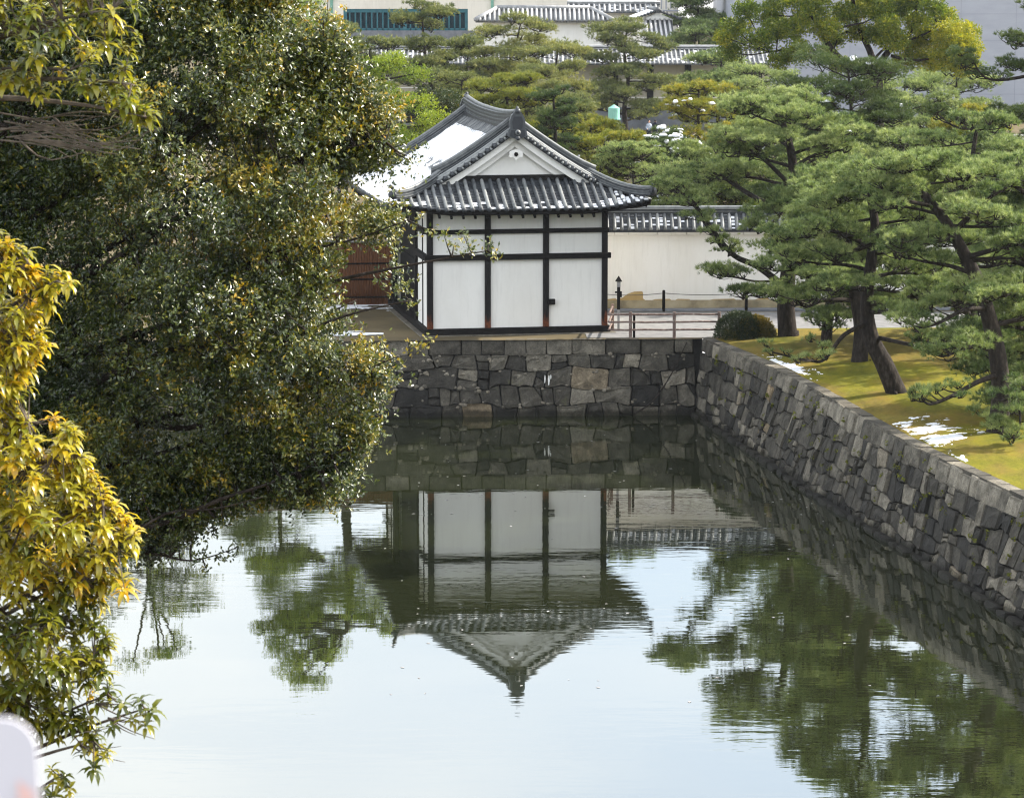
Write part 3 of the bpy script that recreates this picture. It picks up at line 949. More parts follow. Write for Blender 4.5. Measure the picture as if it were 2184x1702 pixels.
# soffit boards and rafters below the eaves
mb = MB()
for k in range(15):
    x = .35 + k * (W_ - .7) / 14
    mb.tube([(x, .3, zm(SE-1.45) - .28), (x, YF + .12, zm(SE) - .34 + lift(x, YF))], .07, 4, .5, smooth=False)
for k in range(24):
    y = .2 + k * (L_ - .4) / 23
    mb.tube([(.3, y, zm(SE-1.5) - .28), (HX - SE + .12, y, zm(SE) - .34 + lift(HX-SE, y))], .07, 4, .5, smooth=False)
mb.tube([(.2, .2, zm(SE-1.6) - .35), (HX - SE + .2, YF + .2, zm(SE) - .20 + .3)], .11, 4, .5, smooth=False)
mb.tube([(W_ - .2, .2, zm(SE-1.6) - .35), (HX + SE - .2, YF + .2, zm(SE) - .20 + .3)], .11, 4, .5, smooth=False)
mb.build("rafter_ends", MAT['wood'], gt)["label"] = "dark rafter ends under the eaves"

# tiles: rolls and stepped pans
rnd = random.Random(3)
mb = MB(); snow_mb = MB()
SP = 0.372
def roll(path, r_=.088):
    pts, rad = [], []
    for i, p in enumerate(path):
        pts.append(p); rad.append(r_ * (1.05 if i % 2 == 0 else .95))
    mb.tube(pts, rad, 8, min(.95, max(.1, rnd.gauss(.60, .10))), True, True)
def front_path(x, fr=True):
    hw = abs(x - HX)
    tmax = min(TG - .02, SE - hw - .02)
    if tmax < .15: return None
    n_ = max(3, int(tmax / .16))
    o = []
    for i in range(n_ + 1):
        t_ = tmax * i / n_
        y = YF + t_ - .03 if fr else YB - t_ + .03
        o.append(Vector((x, y, zm(SE - t_) + lift(x, y) + .045)))
    return o
nk = int(2 * SE / SP)
x00 = HX - nk * SP / 2
for k in range(nk + 1):
    x = x00 + k * SP
    for fr in (True, False):
        pth = front_path(x, fr)
        if pth:
            roll(pth)
            if fr:      # round eave tile
                p = pth[0]
                mb.tube([p + Vector((0, -.05, -.03)), p + Vector((0, .03, -.02))], [.105, .105], 10, .30)
    # stepped pans between the rolls, snow lying on the steps
    xa, xb = x + .07, x + SP - .07
    xm = (xa + xb) / 2
    hw = abs(xm - HX)
    tmax = min(TG - .02, SE - hw - .05)
    if tmax < .2: continue
    nc = int(tmax / .2)
    for i in range(nc):
        t0_, t1_ = i * .2, (i + 1) * .2 + .02
        y0, y1 = YF + t0_, YF + t1_
        zz0 = zm(SE - t0_) + lift(xm, y0) + .034; zz1 = zm(SE - t1_) + lift(xm, y1) + .006
        tn = rnd.uniform(.05, .4)
        mb.add([(xa, y0, zz0), (xb, y0, zz0), (xb, y1, zz1), (xa, y1, zz1), (xa, y0, zz0 - .035), (xb, y0, zz0 - .035)],
               [(0, 1, 2, 3), (4, 5, 1, 0)], tn)
        # snow, heavier low down and to the right
        right = (x - HX) / SE
        pr = (.80 - .36 * i / 1.6 + .55 * max(0, right - .1) + .2 * (x > HX + SE - 1.6))
        if rnd.random() < pr:
            d0, d1 = rnd.uniform(.05, .25), rnd.uniform(.55, .9)
            ya, yb = y0 + (y1-y0)*d0, y0 + (y1-y0)*d1
            za, zb = zz0 + (zz1-zz0)*d0 + .012, zz0 + (zz1-zz0)*d1 + .014
            ins = rnd.uniform(0, .04)
            thick = .02 if right < .6 else .05
            snow_mb.add([(xa+ins, ya, za), (xb-ins, ya, za), (xb-ins, yb, zb), (xa+ins, yb, zb),
                         (xa+ins+.02, ya+.02, za+thick), (xb-ins-.02, ya+.02, za+thick), (xb-ins-.02, yb-.02, zb+thick), (xa+ins+.02, yb-.02, zb+thick)],
                        [(4, 5, 6, 7), (0, 1, 5, 4), (1, 2, 6, 5), (2, 3, 7, 6), (3, 0, 4, 7)], .5)
    if right > .78:
        for i in range(5):
            c0 = rnd.uniform(.1, max(.15, tmax - .1))
            p = Vector((x + rnd.uniform(-.04, .04), YF + c0, zm(SE-c0) + lift(x, YF+c0) + .12))
            snow_mb.tube([p + Vector((0, -.14, -.02)), p, p + Vector((0, .14, .03))], [.04, .08, .05], 6, .5, True, True, .6)
# side slopes
ny = int((YB - YF) / SP)
y00 = L_/2 - ny * SP / 2
for k in range(ny + 1):
    y = y00 + k * SP
    lim = min(y - YF, YB - y)
    s_top = 0.2 if lim > TV else SE - lim
    if SE - s_top < .25: continue
    for sd_ in (-1, 1):
        n_ = max(3, int((SE - s_top) / .3))
        pth = []
        for i in range(n_ + 1):
            s_ = SE - (SE - s_top) * i / n_
            x = HX + sd_ * s_
            pth.append(Vector((x, y, zm(s_) + lift(x, y) + .045)))
        roll(pth)
        p = pth[0]
        mb.tube([p + Vector((sd_*.05, 0, -.03)), p + Vector((-sd_*.03, 0, -.02))], .105, 10, .3)
# pans on the side slopes (plain)
for sd_ in (-1, 1):
    mb.add(*slope_grid(sd_, 20, 40, .004), .22)
mb.add(*skirt_grid(False, 8, 36, .004), .22)
mb.build("roof_tiles", MAT['tile'], gt)
tag(snow_mb.build("snow", MAT['snow'], gt), "broken snow lying between the front roof tiles", kind="stuff")

# snow sheet on the left slope
vs, fs, rnds = [], [], np.random.default_rng(4)
G1 = rnds.random((60, 60)); G2 = rnds.random((16, 16))
def gs(G, u, v_):
    k = G.shape[0] - 1
    x, y = min(max(u, 0), .9999) * k, min(max(v_, 0), .9999) * k
    i, j = int(x), int(y); fx, fy = x - i, y - j
    return G[i, j]*(1-fx)*(1-fy)+G[i+1, j]*fx*(1-fy)+G[i, j+1]*(1-fx)*fy+G[i+1, j+1]*fx*fy
NS, NY = 70, 150
for i in range(NS + 1):
    s_ = .55 + (SE + .02 - .55) * i / NS
    lim = TV + .95 if s_ < SE - TV - .95 else max(0.25, SE - s_ + .2)
    ya, yb = YF + lim, YB - lim
    for j in range(NY + 1):
        y = ya + (yb - ya) * j / NY
        x = HX - s_
        u, v_ = i / NS, j / NY
        hgt = .165 + .04 * (gs(G1, u, v_) - .5) + .04 * (gs(G2, u, v_) - .5)
        hgt -= .10 * math.exp(-((s_ - 2.9 - .03 * (y - 4)) / .35) ** 2) * (gs(G2, v_, u) > .45) * min(1, max(0, (9 - y) / 2))
        e = min(i / 3, j / 3, (NY - j) / 3, 1)
        if s_ < 1.0: hgt -= .10 * gs(G1, v_, .5) * (1.0 - s_) / .45
        hgt = hgt * e + (1 - e) * (.0 if i > 3 else -.02)
        vs.append((x, y, zm(s_) + lift(x, y) + hgt))
        if i and j:
            b = i * (NY + 1) + j
            fs.append((b - NY - 2, b - NY - 1, b, b - 1))
sm = MB(); sm.add(vs, fs, .5, True)
sm.build("snow_cover", MAT['snow'], gt)["label"] = "smooth snow sheet covering the left roof slope"

# ridges
def ridge_z(y):
    q = (y - L_/2) / (L_/2 + .1)
    return ZR - .1 + .25 * abs(q) ** 2.6
rp_path = [Vector((HX, y, ridge_z(y))) for y in np.linspace(YF + TV - .15, YB - TV + .15, 25)]
mb = MB()
for k, (wd, z0, z1, tn) in enumerate(((.62, -.15, .10, .25), (.50, .10, .17, .5), (.46, .17, .27, .2), (.50, .27, .32, .55), (.44, .32, .42, .2), (.48, .42, .47, .5), (.40, .47, .56, .25), (.44, .56, .60, .5))):
    mb.sweep(rp_path, wd, z0, z1, tn)
mb.tube([p + Vector((0, 0, .64)) for p in rp_path], .10, 8, .6)
mb.build("main_ridge", MAT['tile'], gt)
def ridge_stack(path, sc_=1.0, courses=4):
    z = -.05
    for k in range(courses):
        mb.sweep(path, (.36 - .02*k) * sc_, z, z + .085 * sc_, .18 if k % 2 == 0 else .5); z += .085 * sc_
        mb.sweep(path, (.41 - .02*k) * sc_, z, z + .03 * sc_, .62); z += .03 * sc_
    mb.tube([p + Vector((0, 0, z + .03)) for p in path], .085 * sc_, 8, .66)
for front in (True, False):
    for sd_ in (-1, 1):
        # descending ridge over the verge, then the hip ridge to the corner
        mb = MB()
        yv = (YF + TV + .62) if front else (YB - TV - .62)
        ps = np.linspace(.15, SE - TV - .15, 14)
        path = [Vector((HX + sd_*s_, yv, zm(s_) + .10 + .12 * max(0, (s_ - 2.6) / 1.2) ** 2)) for s_ in ps]
        ridge_stack(path, 1.0, 4)
        mb.build("descending_ridge", MAT['tile'], gt)
        mb = MB()
        path = []
        for q in np.linspace(0, 1, 12):
            s_ = SE - (TG + .1) * (1 - q) + .02
            t_ = (TG + .1) * (1 - q)
            x = HX + sd_*s_; y = (YF + t_) if front else (YB - t_)
            path.append(Vector((x, y, zm(min(s_, SE)) + lift(x, y) + .08 + .16 * q ** 4)))
        ridge_stack(path, .95, 3)
        # end tile
        e = path[-1]; d = (path[-1] - path[-2]).normalized()
        mb.tube([e - d*.05 + Vector((0, 0, .12)), e + d*.10 + Vector((0, 0, .12))], .20, 8, .2)
        mb.tube([e + Vector((0, 0, .40)), e + d*.22 + Vector((0, 0, .52))], [.085, .06], 8, .3)
        mb.build("hip_ridge", MAT['tile'], gt)
        # verge tiles: a pale roll, round end tiles and small drips
        mb = MB()
        y0 = YF + TV if front else YB - TV
        dy = -1 if front else 1
        ps = np.linspace(.12, SE - TV - .02, 16)
        mb.tube([Vector((HX + sd_*s_, y0 - dy*.20, zm(s_) + .14)) for s_ in ps], .085, 8, .82)
        mb.tube([Vector((HX + sd_*s_, y0 - dy*.44, zm(s_) + .10)) for s_ in ps], .075, 8, .35)
        L0 = .35
        while L0 < SE - TV - .05:
            c = Vector((HX + sd_*L0, y0, zm(L0) - .02))
            mb.tube([c + Vector((0, dy*.13, 0)), c + Vector((0, -dy*.2, .05))], .108, 12, .24)
            mb.tube([c + Vector((0, dy*.145, 0)), c + Vector((0, dy*.12, 0))], .075, 12, .42)
            mb.tube([c + Vector((0, dy*.04, .055)), c + Vector((0, -dy*.18, .09))], .075, 8, .92)
            c2 = Vector((HX + sd_*(L0+.15), y0, zm(L0+.15) - .07))
            mb.tube([c2 + Vector((0, dy*.10, 0)), c2 + Vector((0, -dy*.2, .03))], .06, 8, .85)
            L0 += .31
        # dark tile bed under them
        vs, fs = [], []
        for i, s_ in enumerate(ps):
            for (yy, zz) in ((y0 + dy*.05, -.10), (y0 + dy*.05, -.17), (y0 - dy*.5, -.17), (y0 - dy*.5, .0)):
                vs.append((HX + sd_*s_, yy, zm(s_) + zz))
            if i: fs += [(4*i-4+a_, 4*i-4+(a_+1) % 4, 4*i+(a_+1) % 4, 4*i+a_) for a_ in range(4)]
        mb.add(vs, fs, .12)
        mb.build("verge_tiles", MAT['tile'], gt)
    # gable wall, bargeboards and ornament
    yg = YF + TG if front else YB - TG
    dy = -1 if front else 1
    mb = MB()
    ss = np.linspace(-(SE - TG), SE - TG, 25)
    poly = [(s_, zm(abs(s_)) - .2) for s_ in ss]
    base = zm(SE - TG) - .25
    mb.extrude([(-(SE-TG), base)] + poly + [(SE-TG, base)], lambda a_, b_, d_: (HX + a_, yg - dy*d_, b_), 0, .15)
    mb.build("gable_wall", MAT['plaster'], gt)
    for (o0, o1, yo, thk, smx) in ((-.17, -.50, .48, .10, SE - TV + .1), (-.50, -.82, .22, .08, SE - TG + .25)):
        vs, fs = [], []
        ss = np.linspace(-smx, smx, 31)
        mb = MB()
        for i, s_ in enumerate(ss):
            a_ = abs(s_)
            k = 1.0 - .0 * a_
            zt, zb = zm(a_) + o0, zm(a_) + o1 * k
            zb = max(zb, zm(SE - TG) - .12) if o1 < -.6 else zb
            zb = min(zb, zt - .02)
            for (yy, zz) in ((yg + dy*yo, zt), (yg + dy*yo, zb), (yg + dy*(yo - thk), zb), (yg + dy*(yo - thk), zt)):
                vs.append((HX + s_, yy, zz))
            if i: fs += [(4*i-4+q_, 4*i-4+(q_+1) % 4, 4*i+(q_+1) % 4, 4*i+q_) for q_ in range(4)]
        mb.add(vs, fs)
        mb.build("bargeboard", MAT['plaster'], gt)
    mb = MB()
    hw = SE - TG + .35
    mb.box((HX - hw, min(yg, yg + dy*.34), base + .14), (HX + hw, max(yg, yg + dy*.34), base + .34), .2)
    mb.build("gable_sill", MAT['wood'], gt)
    zc = 11.12 - GZ
    shape = [(0, .23), (.12, .19), (.29, .12), (.30, -.10), (.24, -.125), (.13, -.13), (.06, -.19), (0, -.28), (-.06, -.19), (-.13, -.13), (-.24, -.125), (-.30, -.10), (-.29, .12), (-.12, .19)]
    mb = MB()
    mb.extrude(shape, lambda a_, b_, d_: (HX + a_, yg + dy*(.50 + d_), zc + b_), 0, .07)
    orn = mb.build("gable_ornament", MAT['plaster'], gt)
    mb = MB()
    mb.tube([Vector((HX, yg + dy*.55, zc)), Vector((HX, yg + dy*.66, zc))], [.11, .07], 6, .5, True, False)
    mb.build("boss", MAT['wood'], orn)
    # ridge end tile with finial
    y0 = YF + TV - .18 if front else YB - TV + .18
    zb = ZR - .05
    mb = MB()
    fr_ = lambda a_, b_, d_: (HX + a_, y0 + dy*d_, zb + b_)
    outer = [(-.20, -.36), (-.42, -.28), (-.40, -.02), (-.33, .1), (-.34, .42), (-.26, .64), (-.14, .76), (.14, .76), (.26, .64), (.34, .42), (.33, .1), (.40, -.02), (.42, -.28), (.20, -.36), (0, -.40)]
    mb.extrude(outer, fr_, -.05, .16, .42)
    inner = [(-.2, .05), (-.24, .35), (-.18, .58), (.18, .58), (.24, .35), (.2, .05)]
    mb.extrude(inner, fr_, .1, .19, .05)
    lower = [(-.34, -.26), (-.30, .0), (.30, .0), (.34, -.26), (.15, -.33), (-.15, -.33)]
    mb.extrude(lower, fr_, .1, .185, .1)
    mb.tube([fr_(0, -.10, .15), fr_(0, -.10, .28)], .115, 14, .75)
    mb.tube([fr_(0, -.10, .2), fr_(0, -.10, .30)], .07, 12, .2)
    mb.tube([fr_(0, -.34, .05), fr_(0, -.36, .30)], .10, 10, .25)
    mb.tube([fr_(0, .74, -.2), fr_(0, .84, .28)], [.10, .11], 10, .35)
    mb.tube([fr_(0, .80, .05), fr_(0, 1.02, .05)], [.09, .05], 8, .3)
    mb.build("ridge_end_tile", MAT['tile'], gt)

# ---------------------------------------------------------------- tiled walls and buildings
def tiled_wall(name, label, cat, p0, p1, zb, ze, zr, over, th, sp, m_wall, m_tile, base_h=0.0, m_base=None, group=None, scallop=True, snow=0.0, lines=None, posts=None):
    p0, p1 = Vector(p0), Vector(p1)
    d = p1 - p0; Ln = math.hypot(d.x, d.y); rz = math.atan2(d.y, d.x)
    rt = empty(name, (p0.x, p0.y, zb), rz, label, cat, group)
    he, hr = ze - zb, zr - zb
    mb = MB(); mb.box((0, -th/2, base_h * .9), (Ln, th/2, he + .05)); mb.build("wall", m_wall, rt)
    if base_h:
        mb = MB(); mb.box((-.02, -th/2 - .07, -.1), (Ln + .02, th/2 + .07, base_h)); mb.build("base_course", m_base, rt)
    if scallop:      # plaster coved under each eave tile
        mb = MB()
        k = 0
        while k * sp * 2 < Ln:
            x = k * sp * 2
            mb.tube([(x, -th/2 - .16, he - .10), (x + sp*2*.96, -th/2 - .16, he - .10)], .15, 6, .5, True, False)
            k += 1
        mb.build("eave_plaster", m_wall, rt)
    mb = MB(); r2 = random.Random(int(Ln * 100)); smb = MB()
    hw = th/2 + over
    for sg in (-1, 1):
        vs = [(-.1, sg*hw, he), (Ln + .1, sg*hw, he), (Ln + .1, sg*.12, hr - .3*(hr-he)), (-.1, sg*.12, hr - .3*(hr-he))]
        mb.add(vs, [(0, 1, 2, 3)], .12)
        mb.add([(a_, b_, c_ - .07) for a_, b_, c_ in vs], [(0, 1, 2, 3)], .1)
        mb.add([(-.1, sg*hw, he), (Ln+.1, sg*hw, he), (Ln+.1, sg*hw, he - .09), (-.1, sg*hw, he - .09)], [(0, 1, 2, 3)], .1)
    n_ = int(Ln / sp)
    rr = sp * .24
    zt = hr - .3 * (hr - he)
    for k in range(n_ + 1):
        x = k * sp
        for sg in (-1, 1):
            if sg > 0 and Ln > 30 and k % 2: continue
            a_ = Vector((x, sg*(hw + .03), he + rr*.4)); b_ = Vector((x, sg*.12, zt + rr*.4))
            pts = [a_.lerp(b_, q / 6) for q in range(7)]
            mb.tube(pts, [rr*(1.06 if q % 2 == 0 else .95) for q in range(7)], 6, min(.98, max(.1, r2.gauss(.62, .1))))
        # pan steps on the side we see
        if sp > .2:
            for q in range(5):
                f0, f1 = q/5, (q+1)/5 + .02
                a_ = Vector((x + rr, -hw, he)).lerp(Vector((x + rr, -.12, zt)), f0)
                b_ = Vector((x + rr, -hw, he)).lerp(Vector((x + rr, -.12, zt)), f1)
                ww = sp - 2*rr
                mb.add([a_ + Vector((0, 0, .04)), a_ + Vector((ww, 0, .04)), b_ + Vector((ww, 0, .008)), b_ + Vector((0, 0, .008)), a_, a_ + Vector((ww, 0, 0))], [(0, 1, 2, 3), (4, 5, 1, 0)], r2.uniform(.05, .4))
                if r2.random() < snow:
                    a2, b2 = a_.lerp(b_, .15), a_.lerp(b_, r2.uniform(.5, .9))
                    smb.add([a2 + Vector((.01, 0, .05)), a2 + Vector((ww-.01, 0, .05)), b2 + Vector((ww-.01, 0, .045)), b2 + Vector((.01, 0, .045))], [(0, 1, 2, 3)])
    mb.build("roof_tiles", m_tile, rt)
    if smb.v: tag(smb.build("snow", MAT['snow'], rt), kind="stuff")
    mb = MB()
    path = [Vector((x, 0, zt)) for x in np.linspace(-.15, Ln + .15, 12)]
    hh = hr - zt
    mb.sweep(path, .42, -.06, hh*.30, .2); mb.sweep(path, .47, hh*.30, hh*.40, .7); mb.sweep(path, .38, hh*.40, hh*.66, .2); mb.sweep(path, .43, hh*.66, hh*.76, .65)
    mb.tube([p + Vector((0, 0, hh*.84)) for p in path], .10, 8, .72)
    mb.build("ridge", m_tile, rt)
    if lines:
        mb = MB()
        for z in lines: mb.box((0, -th/2 - .012, z - .035), (Ln, -th/2 - .002, z + .035))
        mb.build("white_line", MAT['plaster'], rt)["label"] = "thin white horizontal lines on the wall"
    if posts:
        for x in posts:
            mb = MB(); mb.box((x - .3, -th/2 - .14, 1.9), (x + .3, -th/2 - .01, he - .1)); mb.build("post", MAT['wood'], rt)
    return rt, Ln
wa, wb = Vector((3.4, 141.55, 0)), Vector((52, 143.3, 0))
wz_r = at_y(1500, 441, 141.8).z
wz_e = at_y(1500, 491, 141.2).z
ww_, _ = tiled_wall("garden_wall", "long white plaster wall with grey tiled coping behind the gravel road", "wall", wa, wb, GZ, wz_e, wz_r, .42, .55, .335,
           MAT['plaster_old'], MAT['tile'], .46, MAT['tanbase'], snow=.25)
# bare clay where the plaster has fallen
mb = MB()
shape = [(.75, .46), (.78, .52), (1.0, .58), (1.22, .74), (1.36, .80), (1.55, .86), (1.92, .87), (1.96, .78), (1.95, .46)]
mb.extrude(shape, lambda a_, b_, d_: (a_ + .75, -.275 - d_, b_), -.02, .012)
mb.build("bare_patch", MAT['ochre'], ww_)["label"] = "ochre clay patch where plaster has fallen off"
mb = MB()
x = .2
rr_ = random.Random(2)
while x < 30:
    l = rr_.uniform(.3, 1.4)
    mb.add([(x, -.279, .44), (x + l, -.279, .44), (x + l*.9, -.279, .44 + rr_.uniform(.02, .11)), (x + l*.2, -.279, .44 + rr_.uniform(.02, .09))], [(0, 1, 2, 3)])
    x += l + rr_.uniform(.0, .8)
mb.build("bare_patch", MAT['ochre'], ww_)
mb = MB(); mb.box((-.2, -1.0, -.02), (40, -.36, .09), .5, .02); mb.build("kerb", MAT['greybase'], ww_)

# rope fence before the wall
rf = empty("rope_fence", (3.6, 140.6, GZ), R(2), "thin dark posts strung with rope before the white wall", "fence")
xs = [-3.3, .30, 3.45, 7.30, 11.2, 15.1, 19]
for x in xs:
    mb = MB(); mb.tube([(x, 0, -.1), (x, 0, .95), (x, 0, 1.0)], [.075, .07, .05], 8); mb.build("post", MAT['wood'], rf)
mb = MB()
for a_, b_ in zip(xs, xs[1:]):
    mb.tube([Vector((a_ + (b_-a_)*q/8, -.02, .86 - .09*(1 - (q/4 - 1)**2))) for q in range(9)], .016, 5)
mb.build("rope", MAT['rope'], rf)

# red-brown rail fence beside the gatehouse
f0 = M((on_z(1345, 722, GZ) - C0).dot(EV), .55, GZ)
pf = empty("rail_fence", f0, R(2.5), "low red brown rail fence with three rails beside the gatehouse", "fence")
def rail(p, q, r_=.045):
    p, q = Vector(p), Vector(q)
    mb = MB()
    mb.tube([p.lerp(q, i/6) + Vector((0, 0, rr_.uniform(-.015, .015))) for i in range(7)], r_, 6)
    mb.build("rail", MAT['pink_rail'], pf)
posts = [(0, 0), (1.90, 0), (3.85, 0), (-.55, 3.0)]
for x, y in posts:
    mb = MB(); mb.box((x - .065, y - .065, -.05), (x + .065, y + .065, 1.14), .5, .02); mb.build("post", MAT['pink_rail'], pf)
mb = MB(); mb.box((.12, .1, -.05), (.22, .2, 1.05), .5); mb.build("post", MAT['wood'], pf)
for z in (.36, .70, 1.03):
    rail((-.95, 0, z), (3.9, 0, z))
    rail((-.95, .02, z), (-.55, 3.0, z))
# little roofed post lamp
sp0 = on_z(1319, 706, GZ)
lp = empty("lamp_post", sp0, 0, "slim dark post topped by a small roofed lamp beside the gatehouse corner", "lamp post")
mb = MB(); mb.box((-.05, -.05, -.05), (.05, .05, .95)); mb.build("lower_post", MAT['postcap'], lp)
mb = MB(); mb.box((-.07, -.07, .95), (.07, .07, 1.95), .5, .01); mb.box((-.16, -.05, 1.68), (-.06, .05, 1.75)); mb.box((.05, -.09, 1.5), (.14, .09, 1.75)); mb.build("post", MAT['wood'], lp)
mb = MB(); mb.box((-.08, -.08, 1.95), (.08, .08, 2.22)); mb.build("lantern", MAT['postcap'], lp)
mb = MB(); mb.add([(-.15, -.15, 2.2), (.15, -.15, 2.2), (.15, .15, 2.2), (-.15, .15, 2.2), (0, 0, 2.45)], [(0, 1, 4), (1, 2, 4), (2, 3, 4), (3, 0, 4), (3, 2, 1, 0)]); mb.build("roof", MAT['wood'], lp)

# brown bamboo fence left of the gatehouse
b1 = at_y(838, 600, 143.4); b0 = at_y(440, 600, 142.4)
bf = empty("bamboo_fence", (b0.x, b0.y, GZ), math.atan2(b1.y - b0.y, b1.x - b0.x), "red brown bamboo screen fence standing left of the gatehouse", "fence")
Lb = math.hypot(b1.x - b0.x, b1.y - b0.y)
mb = MB(); x = 0
while x < Lb:
    mb.tube([(x, 0, 0), (x, 0, 2.98)], .042, 6, rr_.random()); x += .075
mb.build("bamboo_screen", MAT['bamboo'], bf)
for z in (.35, 1.2, 1.95):
    mb = MB(); mb.box((0, -.09, z), (Lb, -.04, z + .07)); mb.build("batten", MAT['wood'], bf)
mb = MB(); mb.box((-.05, -.14, 2.98), (Lb + .05, .14, 3.1), .5, .02); mb.build("cap_rail", MAT['postcap'], bf)
for x in np.linspace(.05, Lb - .05, 5):
    mb = MB(); mb.box((x - .07, .03, -.1), (x + .07, .16, 2.98)); mb.build("post", MAT['wood'], bf)

# ---- far buildings
def zpx(py, Y): return at_y(CX, py, Y).z
def xpx(px, Y): return at_y(px, 100, Y).x
Yh = 285
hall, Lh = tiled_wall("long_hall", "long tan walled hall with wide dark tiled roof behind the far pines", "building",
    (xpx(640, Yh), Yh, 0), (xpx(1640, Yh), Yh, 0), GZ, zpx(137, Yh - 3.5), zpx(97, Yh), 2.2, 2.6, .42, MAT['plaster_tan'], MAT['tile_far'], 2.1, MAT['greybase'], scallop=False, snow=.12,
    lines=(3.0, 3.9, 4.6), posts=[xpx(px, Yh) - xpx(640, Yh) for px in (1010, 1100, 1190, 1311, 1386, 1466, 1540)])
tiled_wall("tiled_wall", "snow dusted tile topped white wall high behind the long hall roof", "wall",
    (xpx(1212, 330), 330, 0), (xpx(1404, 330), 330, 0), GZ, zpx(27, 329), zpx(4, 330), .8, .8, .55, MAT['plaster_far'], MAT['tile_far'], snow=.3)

def hip_house(name, label, px0, px1, py_r, py_e, Y, depth, hip, sp, zb=GZ, over=.9, wallmat=None, parts=None):
    xa, xb = xpx(px0, Y), xpx(px1, Y)
    ze, zr = zpx(py_e, Y), zpx(py_r, Y + depth / 2)
    rt = empty(name, ((xa+xb)/2, Y, zb), 0, label, "building")
    w2 = (xb - xa) / 2; he, hr = ze - zb, zr - zb
    mb = MB(); mb.box((-w2 + over, over, 0), (w2 - over, depth - over, he + .1)); mb.build("wall", wallmat or MAT['plaster'], rt)
    mb = MB()
    k = -w2 + over
    while k < w2 - over - .5:
        mb.tube([(k, over - .12, he - .12), (k + 1.0, over - .12, he - .12)], .2, 6, .5, True, False); k += 1.05
    mb.build("eave_plaster", wallmat or MAT['plaster'], rt)
    mb = MB()
    ha = w2 - hip
    vs = [(-w2, 0, he), (w2, 0, he), (w2, depth, he), (-w2, depth, he), (-ha, depth/2, hr), (ha, depth/2, hr)]
    mb.add(vs, [(0, 1, 5, 4), (1, 2, 5), (2, 3, 4, 5), (3, 0, 4)], .15)
    mb.add([(a_, b_, c_ - .15) for a_, b_, c_ in vs], [(3, 2, 1, 0)], .1)
    n_ = int(2 * w2 / sp)
    r2 = random.Random(n_)
    for i in range(n_ + 1):
        x = -w2 + i * sp
        f = 1.0 if abs(x) <= ha else max(.02, (w2 - abs(x)) / hip)
        mb.tube([(x, -.05, he + .1), (x, depth/2*f, he + (hr-he)*f + .1)], sp*.26, 6, min(.98, r2.gauss(.72, .12)))
    mb.build("roof_tiles", MAT['tile_far'], rt)
    mb = MB()
    mb.tube([(-ha, depth/2, hr + .1), (ha, depth/2, hr + .1)], .3, 6, .55)
    for sg in (-1, 1): mb.tube([(sg*ha, depth/2, hr + .1), (sg*w2, 0, he + .15)], .25, 6, .6)
    mb.build("ridge", MAT['tile_far'], rt)
    return rt
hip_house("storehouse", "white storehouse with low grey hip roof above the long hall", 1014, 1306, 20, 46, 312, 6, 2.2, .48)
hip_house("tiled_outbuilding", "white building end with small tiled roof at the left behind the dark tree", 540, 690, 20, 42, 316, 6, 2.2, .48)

# broad beige building with teal louvres
Ym = 345
mus = empty("exhibition_building", (xpx(900, Ym), Ym, GZ), 0, "broad beige building with dark teal louvred windows at the top of the view", "building")
x0_, x1_ = xpx(560, Ym) - xpx(900, Ym), xpx(1211, Ym) - xpx(900, Ym)
zt_ = zpx(-60, Ym) - GZ
Z = lambda py: zpx(py, Ym) - GZ
X = lambda px: xpx(px, Ym) - xpx(900, Ym)
mb = MB()
mb.box((x0_, 0, Z(20)), (x1_, 14, zt_)); mb.box((x0_, 0, Z(66)), (X(733), 14, Z(20))); mb.box((X(998), 0, Z(66)), (x1_, 14, Z(20))); mb.box((X(733), .8, Z(66)), (X(998), 14, Z(20)))
mb.build("wall", MAT['plaster_far'], mus)
mb = MB(); mb.box((x0_ - .1, -.12, -.1), (x1_ + .1, 14, Z(66))); mb.build("stone_base", MAT['greybase'], mus)
mb = MB(); mb.box((X(733), .5, Z(66)), (X(998), .79, Z(20))); win = mb.build("louvred_window", MAT['teal_dark'], mus)
mb = MB(); x = X(733)
while x < X(998):
    mb.box((x, .1, Z(66)), (x + .16, .42, Z(20) - .35)); x += .62
mb.box((X(733), .1, Z(20) - .4), (X(998), .45, Z(20))); mb.box((X(733), .1, Z(66)), (X(998), .45, Z(66) + .25))
for px in (733, 860, 994): mb.box((X(px), .05, Z(66)), (X(px) + .4, .46, Z(20)))
mb.build("louvre", MAT['teal'], win)
for px in (708, 1050):
    mb = MB(); mb.tube([(X(px), -.15, Z(72)), (X(px), -.15, Z(2)), (X(px), -.15, Z(-3))], [.16, .16, .3], 8); mb.box((X(px) - .4, -.4, Z(-3)), (X(px) + .4, -.01, Z(-12))); mb.build("downpipe", MAT['bronze'], mus)
mb = MB(); mb.box((x0_ - .6, -1.2, zt_), (x1_ + .6, 15, zt_ + .5)); mb.build("roof", MAT['tile_far'], mus)

